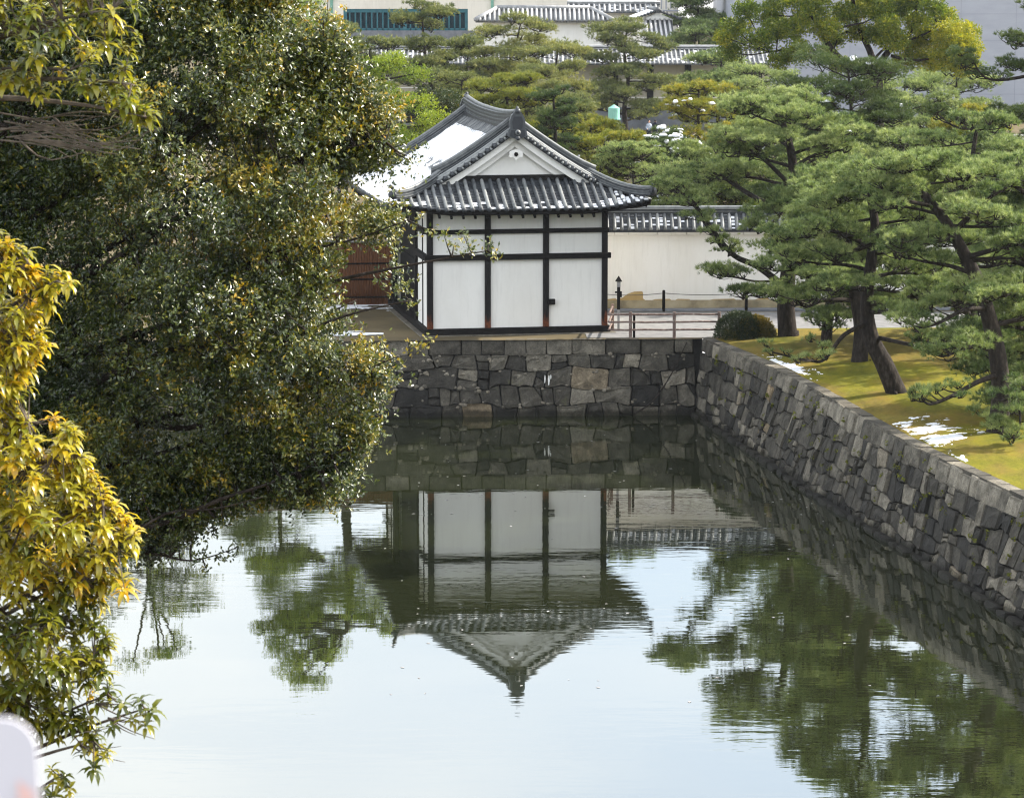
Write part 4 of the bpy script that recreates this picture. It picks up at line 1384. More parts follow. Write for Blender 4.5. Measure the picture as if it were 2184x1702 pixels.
# pale block and roofed stair wall
pb = empty("pale_block", (xpx(1425, 335), 335, GZ), 0, "pale lilac grey block beside the high tile topped wall", "building")
hw_ = (xpx(1447, 335) - xpx(1405, 335)) / 2
mb = MB(); mb.box((-hw_, 0, 0), (hw_, 6, zpx(-25, 335) - GZ)); mb.build("wall", MAT['plaster_far'], pb)
mb = MB(); 
for q in (-.9, -.3, .3, .9): mb.box((hw_*q*.8 - .06, -.06, zpx(20, 335) - GZ), (hw_*q*.8 + .06, -.005, zpx(-25, 335) - GZ))
mb.box((-hw_ - .05, -.1, zpx(22, 335) - GZ - .15), (hw_ + .05, -.005, zpx(22, 335) - GZ)); mb.build("panel_strips", MAT['greysheet'], pb)
mb = MB(); mb.box((-hw_ - .3, -.3, zpx(-25, 335) - GZ), (hw_ + .3, 6.3, zpx(-27, 335) - GZ)); mb.build("roof", MAT['tile_far'], pb)

Ys = 308
sw = empty("stair_wall", (xpx(1412, Ys), Ys, GZ), R(4), "roofed white gable with steep striped tile slope descending towards us", "wall")
zz = lambda py, Y=Ys: zpx(py, Y) - GZ
mb = MB(); mb.box((-1.6, 4.5, 0), (1.6, 12, zz(45))); mb.add([(-1.7, 4.3, zz(45)), (1.7, 4.3, zz(45)), (0, 4.3, zz(30)), (-1.7, 5, zz(45)), (1.7, 5, zz(45)), (0, 5, zz(30))], [(0, 1, 2), (5, 4, 3), (0, 2, 5, 3), (1, 4, 5, 2), (0, 3, 4, 1)])
mb.box((-1.0, 0, 0), (1.0, 4.5, zz(97) - .2)); mb.build("wall", MAT['plaster'], sw)
mb = MB()
for k in range(6):
    x = -1.2 + k * .48
    mb.tube([(x - .15, -.6, zz(99)), (x, 4.4, zz(44))], .13, 6, .8)
mb.add([(-1.5, -.6, zz(99) - .1), (1.35, -.6, zz(99) - .1), (1.5, 4.4, zz(44) - .1), (-1.3, 4.4, zz(44) - .1)], [(0, 1, 2, 3)], .15)
for sg in (-1, 1):
    mb.add([(0, 3.9, zz(24)), (sg*2.3, 3.9, zz(42)), (sg*2.3, 11, zz(42)), (0, 11, zz(24))], [(0, 1, 2, 3)], .2)
    for k in range(8):
        f = k / 7
        mb.tube([(sg*2.3*f, 3.8, zz(24 + 18*f) - .02), (sg*2.3*f, 4.1, zz(24 + 18*f) - .02)], .17, 6, .15)
mb.tube([(0, 3.6, zz(22)), (0, 11, zz(22))], .22, 6, .4)
mb.build("roof_tiles", MAT['tile_far'], sw)
mb = MB(); mb.add([(-.25, 4.3, zz(25)), (-2.2, 4.3, zz(40.5)), (-2.2, 11, zz(40.5)), (-.25, 11, zz(25))], [(0, 1, 2, 3)]); mb.build("snow", MAT['snow'], sw)

# big building wrapped in grey sheeting
Yg = 300
gs_ = empty("sheeted_building", (xpx(1900, Yg), Yg, GZ), 0, "huge building wrapped in plain grey sheeting at upper right", "building")
a0, a1 = xpx(1577, Yg) - xpx(1900, Yg), 34
mb = MB(); mb.box((a0, 0, 0), (a1, 40, zpx(-70, Yg) - GZ)); mb.build("sheeting", MAT['greysheet'], gs_)
mb = MB()
for z in np.arange(2.5, 17.5, 2.6): mb.box((a0 + .1, -.012, z), (a1, -.003, z + .05))
for x in np.arange(a0 + 5.4, a1, 5.4): mb.box((x, -.014, 0), (x + .04, -.005, 17.5))
mb.build("sheet_seams", simple("sheet_seam", [(0.3, (0.26, 0.27, 0.31)), (0.7, (0.28, 0.29, 0.33))], 1, 0.7, 0.3), gs_)

# low snowy tiled wall between the far right pines
tiled_wall("low_tiled_wall", "low tiled wall capped with bright snow among the right hand trees", "wall",
    (xpx(1960, 225), 225, 0), (xpx(2120, 225), 226, 0), GZ, zpx(273, 224.5), zpx(255, 225), .6, .6, .4, MAT['plaster_far'], MAT['tile_far'], snow=1.0, scallop=False)

# orange earth bank in sun, seen through the pines above the white wall
vs = []
oa, ob = at_y(1500, 440, 178), at_y(1760, 440, 178)
mb = MB()
n_ = 24
for i in range(n_ + 1):
    x = oa.x - 2 + (ob.x - oa.x + 6) * i / n_
    h1 = .5 + .25 * math.sin(i * 1.3) + .15 * math.sin(i * 2.9)
    for (yy, z) in ((176, 0), (178, h1), (181, h1 * 1.15), (185, 0)):
        vs.append((x, yy, GZ + z * 2.2))
fs = [(4*i+k, 4*i+4+k, 4*i+5+k, 4*i+1+k) for i in range(n_) for k in range(3)]
mb.add(vs, fs, .5, True)
tag(mb.build("earth_bank", MAT['orange']), kind="structure")

# green copper capped post and two dark posts near it
Yc = 205
gp = empty("capped_post", (xpx(1310, Yc), Yc, GZ), 0, "grey post with a round pale green copper cap above the pines", "post")
z0_ = zpx(254, Yc) - GZ; z1_ = zpx(231, Yc) - GZ; z2_ = zpx(224, Yc) - GZ
mb = MB(); mb.tube([(0, 0, z0_ - .05), (0, 0, z0_ + .04), (0, 0, z0_ + .05), (0, 0, z1_), (0, 0, z2_)], [.44, .44, .39, .39, .04], 20, .5, True, False); mb.build("cap", MAT['bronze'], gp)
mb = MB(); mb.tube([(0, 0, 0), (0, 0, z0_)], .26, 10); mb.build("post", MAT['bark_pale'], gp)
g2 = empty("round_post", (xpx(1315, Yc - 2), Yc - 2, GZ), 0, "pale grey round post with white top below the green capped post", "post")
zp = zpx(266, Yc - 2) - GZ
mb = MB(); mb.tube([(0, 0, 0), (0, 0, zp)], .24, 12); mb.build("post", MAT['bark_pale'], g2)
mb = MB(); mb.tube([(0, 0, zp), (0, 0, zp + .06), (0, 0, zp + .13)], [.28, .24, .06], 12); mb.build("snow_cap", MAT['snow'], g2)
g3 = empty("dark_post", (xpx(1326, Yc - 1), Yc - 1, GZ), 0, "dark square post right beside the pale grey round post", "post")
zp = zpx(275, Yc - 1) - GZ
mb = MB(); mb.box((-.18, -.18, 0), (.18, .18, zp)); mb.build("post", MAT['wood'], g3)
mb = MB(); mb.box((-.24, -.24, zp), (.24, .24, zp + .1), .5, .03); mb.build("cap", MAT['postcap'], g3)

# ---------------------------------------------------------------- trees
class Tree:
    def __init__(s, name, label, group, seed, base, trunkmat, leafmat_, cat="tree"):
        s.r = random.Random(seed)
        s.root = empty(name, base, 0, label, cat, group)
        s.base = Vector(base)
        s.wood = MB()
        s.TP, s.TD, s.TT = [], [], []     # tuft positions, directions, tints
        s.snowpts = []
        s.tm, s.lm = trunkmat, leafmat_
    def loc(s, p): return Vector(p) - s.base
    def limb(s, pts, r0, r1, n=7, sub=4):
        c = catmull([s.loc(p) for p in pts], sub)
        s.wood.tube(c, lerp_list(r0, r1, len(c)), n)
        return [p + s.base for p in c]
    def pad(s, c, rad, thick, dens, tint=0.0, twigs=5, under=0.25):
        rad *= 1.1; thick *= 1.3
        ns = max(3, int(rad * 8))
        q = np.sqrt(RNG.random(ns)) * rad * .8
        th_ = RNG.random(ns) * 2 * np.pi
        C_ = np.stack([q * np.cos(th_), q * np.sin(th_), thick * (1 - (q / rad) ** 2) * RNG.uniform(.2, 1.0, ns) + RNG.normal(0, .07 * rad, ns)], 1)
        rs = rad * .36 * RNG.uniform(.65, 1.25, ns)
        n = max(8, int(dens * .95 * rad * rad))
        w_ = RNG.integers(0, ns, n)
        U = rand_unit(n); U[:, 2] = np.where(RNG.random(n) < .8, np.abs(U[:, 2]), U[:, 2])
        P = C_[w_] + U * (rs[w_] * RNG.random(n) ** .4)[:, None] * np.array([1, 1, .62])
        D = U * .8 + np.stack([P[:, 0] / rad * .35, P[:, 1] / rad * .35, np.full(n, .6)], 1)
        subt = RNG.normal(0, .11, ns)
        cl = s.loc(c)
        s.TP.append(P + np.array(cl)[None]); s.TD.append(D)
        s.TT.append(np.clip(.5 + tint + subt[w_] + RNG.normal(0, .13, n) + .10 * RNG.normal(), 0, 1))
        st = cl + Vector((0, 0, -thick * .35 - .06))
        for i in RNG.choice(n, min(n, twigs), replace=False):
            e = Vector(P[i]) * .85 + cl
            mid = st.lerp(e, .5) + Vector((0, 0, -.05))
            s.wood.tube([st, mid, e], [.028, .02, .008], 4, .5, False)
        s.snowpts.append((c, rad, thick))
    def auto_limb(s, p, az, ln, elev, r0, dens, padr, tint, kink=.22, droop=0.25, npads=1.0):
        """a limb leaving p in direction az; side shoots carry flat needle pads"""
        rr = s.r
        k = max(3, int(ln / .8))
        pts = [Vector(p)]
        a = az; el_ = elev
        for i in range(k):
            a += rr.uniform(-kink, kink); el_ += rr.uniform(-.2, .16) - droop / k
            st = ln / k
            pts.append(pts[-1] + Vector((math.cos(a)*math.cos(el_), math.sin(a)*math.cos(el_), math.sin(el_))) * st)
        pts[-1] += Vector((0, 0, .12 * ln / k))
        full = s.limb(pts, r0, max(.02, r0 * .25), 6, 3)
        m = len(full)
        i0 = int(m * .3)
        for i in range(i0, m, 2):
            for sg in (-1, 1):
                if rr.random() > .95 * npads: continue
                d = full[min(i+1, m-1)] - full[max(i-1, 0)]
                az2 = math.atan2(d.y, d.x) + sg * rr.uniform(.5, 1.15)
                l2 = rr.uniform(.35, 1.0) * (0.55 + .6 * padr) * (1.15 - .5 * i / m)
                e = full[i] + Vector((math.cos(az2)*l2, math.sin(az2)*l2, rr.uniform(.05, .38)))
                mdl = full[i].lerp(e, .5) + Vector((0, 0, -.04))
                s.limb([full[i], mdl, e], r0 * .35, .02, 5, 2)
                pr = padr * rr.uniform(.65, 1.2)
                s.pad(e + Vector((0, 0, .02)), pr, pr * rr.uniform(.22, .36), dens, tint)
        pr = padr * rr.uniform(.8, 1.1)
        s.pad(full[-1], pr, pr * .32, dens, tint)
    def finish(s, k=12, L=.15, W=.012, spread=.85, leaves=None, snow=0):
        s.wood.build("trunk", s.tm, s.root)
        P = np.concatenate(s.TP); D = np.concatenate(s.TD); T = np.concatenate(s.TT)
        if leaves is None:
            V, Fc = needles(P, D, k, L, W, spread)
            tt = np.repeat(np.clip(np.repeat(T, k) + RNG.normal(0, .12, len(T)*k), 0, 1), 3)
        else:
            P2 = np.repeat(P, k, 0) + rand_unit(len(P)*k) * L * .9
            D2 = np.repeat(unit(D), k, 0) + rand_unit(len(P)*k) * spread
            V, Fc = small_leaves(P2, D2, L * RNG.uniform(.7, 1.2, len(P2)), W)
            tt = np.repeat(np.clip(np.repeat(T, k) + RNG.normal(0, .13, len(T)*k), 0, 1), 4)
        np_mesh("crown", V, Fc, tt, s.lm, s.root)
        if snow:
            mb = MB()
            for _ in range(snow):
                c, rad, th_ = s.r.choice(s.snowpts)
                a = s.r.uniform(0, 6.28); q = s.r.uniform(0, .8) * rad
                p = s.loc(c) + Vector((math.cos(a)*q, math.sin(a)*q, th_ * (1 - (q/rad)**2) + .07))
                w_, l_ = s.r.uniform(.06, .16), s.r.uniform(.1, .3)
                mb.tube([p + Vector((-l_, 0, -.03)), p + Vector((-l_*.5, s.r.uniform(-.05, .05), .0)), p + Vector((l_*.5, s.r.uniform(-.05, .05), .01)), p + Vector((l_, 0, -.03))],
                        [w_*.3, w_, w_*.9, w_*.3], 7, .5, True, True, .55)
            tag(mb.build("snow", MAT['snow'], s.root), "small caps of snow on the foliage", kind="stuff")
        return s.root

def pine(label, group, seed, trunk, r0, limbs=(), autos=0, spread_=3.2, dens=130, padr=.75, tint=0.0, mat='needle', k=14, L=.18, W=.019, h0=.35, snow=0, base=None, shape=.55, name="pine_tree", elev=(.02, .4), r1=.12, az_bias=None, npads=1.0, fill=1.65):
    """trunk: world points from the root upward. limbs: (world points, radius). autos: number of grown limbs"""
    trunk = [Vector(p) for p in trunk]
    t = Tree(name, label, group, seed, trunk[0], MAT['bark'], MAT[mat])
    b = trunk[0]
    flare = [b + Vector((0, 0, -.15))] + trunk
    c = catmull([t.loc(p) for p in flare], 5)
    n_ = len(c)
    rad = [r0 * 1.3 if i == 0 else r0 * (1.0 + .25 * math.exp(-i / 2.0)) * (1 - i / (n_ - 1)) + r0 * r1 * 1.6 * (i / (n_ - 1)) for i in range(n_)]
    t.wood.tube(c, rad, 10)
    cw = [p + t.base for p in c]
    for lb_ in limbs:
        pts, rr = lb_[:2]; ps_ = lb_[2] if len(lb_) > 2 else 1.0
        full = t.limb(pts, rr, .03, 7, 4)
        m = len(full)
        for i in range(int(m * .35), m):
            if t.r.random() > .9 * npads: continue
            sg = t.r.choice((-1, 1))
            d = full[min(i+1, m-1)] - full[max(i-1, 0)]
            az2 = math.atan2(d.y, d.x) + sg * t.r.uniform(.4, 1.2)
            l2 = t.r.uniform(.25, .9) * (.5 + padr * .6)
            e = full[i] + Vector((math.cos(az2)*l2, math.sin(az2)*l2, t.r.uniform(.08, .4)))
            t.limb([full[i], full[i].lerp(e, .5) + Vector((0, 0, -.04)), e], rr * .3, .02, 5, 2)
            pr = padr * ps_ * t.r.uniform(.6, 1.15)
            t.pad(e, pr, pr * t.r.uniform(.22, .36), dens, tint)
        t.pad(full[-1], padr * .8 * ps_, padr * .26 * ps_, dens, tint)
    az = t.r.uniform(0, 6.28)
    autos = int(autos * fill)
    for i in range(autos):
        f = h0 + (1 - h0) * (i + .4) / autos
        idx = min(n_ - 2, int(f * (n_ - 1)))
        ln = spread_ * (1 - shape * ((f - h0) / (1 - h0)) ** 1.3) * t.r.uniform(.75, 1.15)
        a_ = az if az_bias is None else az_bias[0] + t.r.uniform(-1, 1) * az_bias[1]
        t.auto_limb(cw[idx], a_, ln, t.r.uniform(*elev), max(.045, rad[idx] * .42), dens, padr, tint, npads=npads)
        az += 2.4 + t.r.uniform(-.35, .35)
    top = cw[-1]
    for q in range(5):
        e = top + Vector((t.r.uniform(-.7, .7), t.r.uniform(-.7, .7), t.r.uniform(.05, .35))) * padr
        t.limb([top, top.lerp(e, .5), e], .04, .015, 5, 2)
        t.pad(e, padr * t.r.uniform(.6, .95), padr * .34, dens, tint)
    return t.finish(k, L, W, snow=snow)

def tp(lst, Y0, dYs=None):
    """trunk points measured in the view at distance Y0 (+ per point offset)"""
    o = []
    for i, p in enumerate(lst):
        o.append(at_y(p[0], p[1], Y0 + (p[2] if len(p) > 2 else 0)))
    return o
def rootpt(px, py, sink=0.0):
    for z in (GZ + .5, GZ + .3): p = on_z(px, py, z)
    q = on_z(px, py, lawn_z(p.x, p.y))
    return q

G_LAWN = "pines on the moat side lawn"
# A: upright pine by the clipped bush
b = rootpt(1680, 716); Y = b.y
pine("thick upright pine beside the clipped bush, long limb reaching left over the white wall", G_LAWN, 101,
     [b] + tp([(1676, 640), (1684, 560), (1696, 470), (1694, 400), (1688, 330), (1672, 270), (1655, 235)], Y), .47,
     limbs=[(tp([(1676, 615), (1618, 570), (1565, 545, -.6), (1520, 490, -1), (1478, 430, -1.4), (1445, 405, -1.6)], Y), .17),
            (tp([(1545, 535, -.7), (1500, 470, -.5), (1460, 400, -.5), (1448, 385, -.4)], Y), .10),
            (tp([(1690, 455), (1625, 430, .5), (1560, 390, 1), (1500, 350, 1.2), (1470, 335, 1.5)], Y), .15),
            (tp([(1655, 600), (1610, 600, -1), (1570, 592, -1.4), (1535, 588, -1.8)], Y), .06),
            (tp([(1690, 400), (1640, 350, -.6), (1600, 320, -1), (1560, 300, -1.2)], Y), .11),
            (tp([(1692, 500), (1760, 470, -1), (1810, 455, -2)], Y), .11),
            (tp([(1690, 360), (1740, 330, -1), (1800, 320, -1.5)], Y), .10),
            (tp([(1680, 620), (1730, 600, -1.5), (1780, 600, -2.5)], Y), .09)],
     autos=9, spread_=3.6, dens=135, padr=.78, h0=.55, tint=.08)
# B: upright pine behind the leaning one
b = rootpt(1833, 771); Y = b.y
pine("straight pine standing just behind the leaning trunk on the lawn", G_LAWN, 102,
     [b] + tp([(1836, 700), (1822, 620), (1812, 540), (1800, 470), (1790, 420)], Y), .40,
     limbs=[(tp([(1822, 640), (1760, 640, -1), (1720, 655, -1.5), (1700, 640, -2)], Y), .10)],
     autos=10, spread_=3.2, dens=130, padr=.78, h0=.5, tint=.04)
# C: leaning trunk
b = rootpt(1912, 838); Y = b.y
pine("dark trunk leaning left across the lawn, carrying layered pale green pads", G_LAWN, 103,
     [b] + tp([(1885, 775), (1858, 720), (1848, 650), (1858, 560), (1866, 480), (1855, 420), (1848, 385)], Y), .43,
     limbs=[(tp([(1850, 690), (1800, 715, -1), (1760, 765, -2), (1730, 770, -3), (1650, 752, -3)], Y), .10, .5),
            (tp([(1850, 650), (1920, 640, -1), (1980, 620, -1.5), (2020, 600, -2)], Y), .13),
            (tp([(1860, 530), (1800, 500, -1), (1750, 490, -1.5), (1720, 500, -2)], Y), .11),
            (tp([(1862, 500), (1920, 480, -1), (1990, 490, -1)], Y), .11),
            (tp([(1870, 720), (1960, 740, -2), (2010, 760, -3), (2050, 745, -3)], Y), .09)],
     autos=10, spread_=3.3, dens=135, padr=.75, h0=.48, tint=.06)
# D: right pine with the long diagonal trunk
b = rootpt(2126, 921); Y = b.y
pine("pine with long diagonal bare trunk leaning left near the right edge", G_LAWN, 104,
     [b] + tp([(2135, 850), (2128, 760), (2110, 680), (2085, 600), (2050, 530), (2015, 470), (1975, 420), (1945, 385), (1930, 360)], Y), .40,
     limbs=[(tp([(2130, 800), (2085, 815, -1), (2030, 845, -1.6), (1985, 862, -2), (1965, 850, -2.2)], Y), .11, .6),
            (tp([(2105, 660), (2060, 660, -1), (2000, 690, -1.5), (1960, 700, -2)], Y), .10),
            (tp([(2030, 500), (2100, 430, 0), (2150, 400, .5)], Y), .12),
            (tp([(1990, 440), (1930, 430, -1), (1890, 440, -1.5)], Y), .09),
            (tp([(2134, 790), (2165, 840, -2), (2176, 900, -2.6), (2160, 945, -2.8)], Y), .06),
            (tp([(2060, 550), (2130, 530, -1), (2180, 520, -1)], Y), .11)],
     autos=12, spread_=3.0, dens=145, padr=.68, h0=.3, mat='needle')
# E: pine mostly outside the right edge
b = Vector((20.2, 109, lawn_z(20.2, 109)))
pine("pine at the right edge whose trunk stands outside the picture", G_LAWN, 105,
     [b, b + Vector((-.2, 0, 2)), b + Vector((-.5, .2, 4.3)), b + Vector((-.3, .4, 6.5)), b + Vector((-.8, .3, 8.6))], .42,
     limbs=[([b + Vector((-.3, 0, 2.5))] + tp([(2184, 700, 0), (2120, 690, -1), (2060, 720, -1.5), (1975, 735, -2)], 108), .12),
            ([b + Vector((-.4, 0, 4.5))] + tp([(2170, 560, 0), (2100, 570, -.5), (2060, 560, -1)], 108), .12),
            ([b + Vector((-.4, 0, 6.5))] + tp([(2170, 400, 0), (2110, 385, -.5), (2040, 400, -1)], 108), .11),
            ([b + Vector((-.4, 0, 1.6))] + tp([(2180, 800, -1), (2150, 860, -2), (2120, 900, -2.5)], 108), .09)],
     autos=15, spread_=3.7, dens=140, padr=.74, h0=.2, az_bias=(3.3, 1.5))
# F, further back on the lawn
b = rootpt(1762, 735)
pine("short dark trunked pine behind the upright lawn pines", G_LAWN, 106,
     [b, b + Vector((.1, 0, 1.5)), b + Vector((.4, 0, 3.2)), b + Vector((.2, 0, 5.0)), b + Vector((.5, 0, 6.8))], .3,
     autos=12, spread_=3.4, dens=120, padr=.8, h0=.36)
b = Vector((19.5, 128, lawn_z(19.5, 128)))
pine("pine filling the gap behind the diagonal trunk at right", G_LAWN, 107,
     [b, b + Vector((-.2, 0, 2.2)), b + Vector((.2, 0, 4.4)), b + Vector((-.2, 0, 6.6)), b + Vector((0, 0, 8.8))], .35,
     autos=13, spread_=3.6, dens=115, padr=.8, h0=.25)
b = Vector((22.5, 121, lawn_z(22.5, 121)))
pine("pine behind the far right lawn with pads at picture edge", G_LAWN, 108,
     [b, b + Vector((-.2, 0, 2.2)), b + Vector((-.5, 0, 4.4)), b + Vector((-.2, 0, 6.6)), b + Vector((-.6, 0, 8.5))], .35,
     autos=12, spread_=3.6, dens=115, padr=.8, h0=.25)
# G: right-top pine with pads entering at the right edge
b = Vector((26.0, 146, GZ))
pine("tall pine entering at the upper right edge with twisted bare branches", "pines behind the white wall", 109,
     [b, b + Vector((.2, 0, 4)), b + Vector((-.2, 0, 8)), b + Vector((.2, 0, 11)), b + Vector((-.2, 0, 14))], .38,
     limbs=[([b + Vector((0, 0, 9.0))] + tp([(2150, 235, 0), (2090, 270, -1), (2040, 272, -1.5), (1995, 240, -2)], 146), .13),
            ([b + Vector((0, 0, 11.0))] + tp([(2150, 170, 0), (2100, 165, -1), (2075, 130, -1.5)], 146), .10)],
     autos=10, spread_=3.6, dens=110, padr=.75, h0=.45, mat='needle_dark', tint=.2)

G_BACK = "pines behind the white wall"
def bpine(label, px, py_top, Y, seed, spread=2.6, autos=10, mat='needle', dens=60, padr=.9, tint=0., lean=(0, 0), h0=.35, zb=GZ, r0=.28, snow=0, L=.22, W=.026, k=9, group=G_BACK, shape=.5):
    if Y > 235: spread *= 1.25; h0 -= .08; padr *= 1.1; dens *= 1.1
    top = at_y(px, py_top, Y)
    b = Vector((top.x - lean[0], Y, zb))
    r_ = random.Random(seed)
    hgt = top.z - zb - .3
    pts = [b]
    for f in (.25, .5, .75, 1):
        pts.append(b + Vector((lean[0] * f ** 1.2 + r_.uniform(-.35, .35) * (f < 1), lean[1]*f + r_.uniform(-.3, .3), hgt * f)))
    return pine(label, group, seed, pts, r0, autos=autos, spread_=spread, dens=dens, padr=padr, tint=tint, mat=mat, k=k, L=L, W=W, h0=h0, snow=snow, shape=shape, fill=1.35 if Y > 235 else 1.6)
bpine("dense dark green pine dusted with snow before the golden camphor tree", 1810, 140, 158, 201, 4.4, 21, 'needle_dark', 120, 1.0, .2, h0=.4, snow=40, L=.17, W=.018, k=11)
bpine("small dark pine rising straight behind the gatehouse ridge", 1180, 192, 160, 202, 1.6, 10, 'needle_dark', 110, .62, 0, h0=.45, L=.17, W=.018, k=11, shape=.75)
bpine("little flat topped pine right behind the gatehouse eave", 1343, 308, 152, 203, 1.4, 7, 'needle', 120, .62, .1, h0=.82, r0=.12, L=.15, W=.016, k=11, shape=.2)
bpine("round topped pine with yellow crown and snow on its lower pads", 1490, 182, 190, 204, 2.6, 13, 'needle_yellow', 75, .85, .1, h0=.35, snow=25, shape=.45)
bpine("low snow covered pine at the gap beside the gravel path", 1430, 285, 168, 205, 2.2, 11, 'needle_dark', 90, .8, .1, h0=.4, snow=330, shape=.3)
bpine("broad yellow green pine low behind the gatehouse ridge", 1075, 165, 196, 206, 2.6, 12, 'needle_yellow', 75, .9, -.15, h0=.4, shape=.4)
bpine("bushy yellow green pine between gatehouse roof and capped post", 1262, 255, 172, 207, 1.9, 11, 'needle_yellow', 85, .8, .0, h0=.3, shape=.35)
bpine("olive pine behind the small dark pine", 1215, 215, 210, 208, 2.2, 10, 'needle_olive', 70, .9, -.1, h0=.3, shape=.35)
bpine("green pine just over the wall right of the gatehouse eave", 1440, 375, 156, 209, 2.3, 10, 'needle', 95, .75, .1, h0=.3, L=.17, W=.018, k=11, shape=.3)
bpine("pale pine behind the limb of the upright lawn pine", 1560, 330, 164, 210, 2.8, 12, 'needle', 90, .85, .05, h0=.3, shape=.35)
bpine("pale round pine behind the upright lawn pine", 1650, 205, 182, 211, 3.2, 13, 'needle', 75, .95, .12, h0=.4, shape=.4)
bpine("pale spreading pine below the grey sheeted building", 1625, 150, 225, 212, 3.0, 12, 'needle', 55, 1.0, .15, h0=.4, shape=.4)
bpine("sage green pine behind the snowy dark pine", 1930, 180, 200, 213, 3.4, 13, 'needle', 60, 1.0, .12, h0=.35, shape=.4)
bpine("sage green spreading pine between the camphor and the right edge", 2040, 155, 205, 214, 3.6, 13, 'needle', 60, 1.0, .18, h0=.35, shape=.4)
bpine("green pine above the white wall near the right edge", 2110, 290, 158, 215, 3.4, 13, 'needle', 90, .9, 0, h0=.35, shape=.4)
bpine("pale green pine over the wall behind the diagonal trunk", 1930, 290, 152, 216, 3.4, 13, 'needle', 95, .9, .08, h0=.35, shape=.4)
bpine("mid green pine over the wall behind the straight lawn pine", 1790, 320, 150, 217, 3.0, 12, 'needle', 95, .85, .1, h0=.35, shape=.4)
bpine("yellowish pine glowing at the right edge above the wall", 2085, 235, 178, 218, 2.4, 10, 'needle_yellow', 75, .9, .05, h0=.4, shape=.4)
bpine("yellow green pine just above the gatehouse roof's right slope", 1290, 290, 166, 221, 1.9, 10, 'needle_yellow', 85, .8, -.05, h0=.3, shape=.35)
bpine("olive pine above the gatehouse ridge's far end", 985, 165, 212, 223, 2.4, 11, 'needle_olive', 65, .95, -.1, h0=.3, shape=.35)
bpine("green olive pine before the long hall's tan wall", 1130, 150, 226, 224, 2.6, 11, 'needle_olive', 60, 1.0, .0, h0=.3, shape=.35)
G_FAR = "hazy pines before the far buildings"
bpine("tall layered far pine before the teal louvred windows", 900, 16, 252, 301, 1.9, 12, 'needle_olive', 50, 1.05, -.12, h0=.35, L=.28, W=.04, k=8, group=G_FAR, lean=(-1.2, 0), shape=.35)
bpine("broad far pine left of the tall layered one", 790, 92, 258, 302, 2.8, 11, 'needle_olive', 48, 1.05, -.1, h0=.4, L=.28, W=.04, k=8, group=G_FAR)
bpine("far leaning pine with tawny crown before the storehouse", 1110, 45, 246, 303, 3.1, 11, 'needle_olive', 48, 1.05, .1, h0=.5, lean=(3.6, 0), L=.28, W=.04, k=8, group=G_FAR)
bpine("far tawny pine between storehouse and long hall roof", 1190, 100, 240, 304, 2.4, 11, 'needle_olive', 50, 1.0, .15, h0=.4, L=.28, W=.04, k=8, group=G_FAR)
bpine("tall straight far pine with open layered crown before the long hall", 1338, 50, 274, 305, 3.6, 14, 'needle_olive', 45, 1.0, -.1, h0=.42, L=.3, W=.042, k=8, group=G_FAR, r0=.32)
bpine("slim far pine between the tall layered pine and the leaning pine", 1000, 92, 255, 306, 1.8, 9, 'needle_olive', 48, 1.0, -.15, h0=.4, L=.28, W=.04, k=8, group=G_FAR)
bpine("distant blue green pine above the high tiled wall", 1490, -15, 322, 307, 3.6, 12, 'needle', 35, 1.3, -.1, h0=.45, L=.34, W=.055, k=8, group=G_FAR)
bpine("distant pine beside the roofed stair wall", 1485, 55, 300, 308, 3.0, 11, 'needle', 38, 1.2, -.05, h0=.45, L=.34, W=.05, k=8, group=G_FAR)
bpine("distant pine below the grey sheeted corner", 1540, 120, 262, 309, 2.6, 10, 'needle', 45, 1.1, 0, h0=.45, L=.3, W=.045, k=8, group=G_FAR)
bpine("far pine peeping out beside the dark left tree", 722, 60, 262, 310, 1.3, 9, 'needle_olive', 48, 1.0, -.05, h0=.45, L=.28, W=.04, k=8, group=G_FAR)

# broadleaf trees
def broadleaf(name, label, seed, base, trunk_pts, r0, clumps, mat, dens, L, W, k, group=None, bark='bark', tint=0., branch_r=.10, cat="tree", forks=()):
    """clumps: (centre, radius, squash, tint). every clump hangs on a limb from the trunk"""
    t = Tree(name, label, group, seed, base, MAT[bark], MAT[mat], cat)
    full = t.limb([Vector(base) + Vector((0, 0, -.1))] + [Vector(p) for p in trunk_pts], r0, r0 * .35, 9, 4)
    full = full[len(full)//3:]
    for pts, fr_ in forks:
        full = full + t.limb(pts, fr_, fr_ * .45, 7, 4)
    for cl in clumps:
        c, rad, sq, tn = Vector(cl[0]), cl[1], cl[2], cl[3]
        st = min(full, key=lambda p: (p - c).length + max(0, p.z - c.z) * .8)
        mid = st.lerp(c, .55) + Vector((t.r.uniform(-.2, .2), t.r.uniform(-.2, .2), t.r.uniform(-.25, .1))) * rad
        t.limb([st, mid, c], branch_r * (.5 + rad * .4), .03, 6, 3)
        n = max(10, int(dens * rad * rad))
        U = rand_unit(n)
        q = rad * (RNG.random(n) ** .45)[:, None]
        lob = 1 + .25 * np.sin(U[:, :1] * 4 + RNG.random() * 6) * np.sin(U[:, 1:2] * 4 + RNG.random() * 6)
        P = U * q * lob * np.array([1, 1, sq])
        t.TP.append(P + np.array(t.loc(c))[None]); t.TD.append(U + np.array([0, 0, .5]))
        t.TT.append(np.clip(.45 + tn + tint + RNG.normal(0, .12, n), 0, 1))
        t.snowpts.append((c, rad, rad * sq))
        for i in RNG.choice(n, min(n, 4), replace=False):
            e = Vector(P[i]) + t.loc(c)
            t.wood.tube([t.loc(c), t.loc(c).lerp(e, .5), e], [.035, .022, .008], 4, .5, False)
    return t, lambda snow=0: t.finish(k, L, W, 1.0, leaves=True, snow=snow)
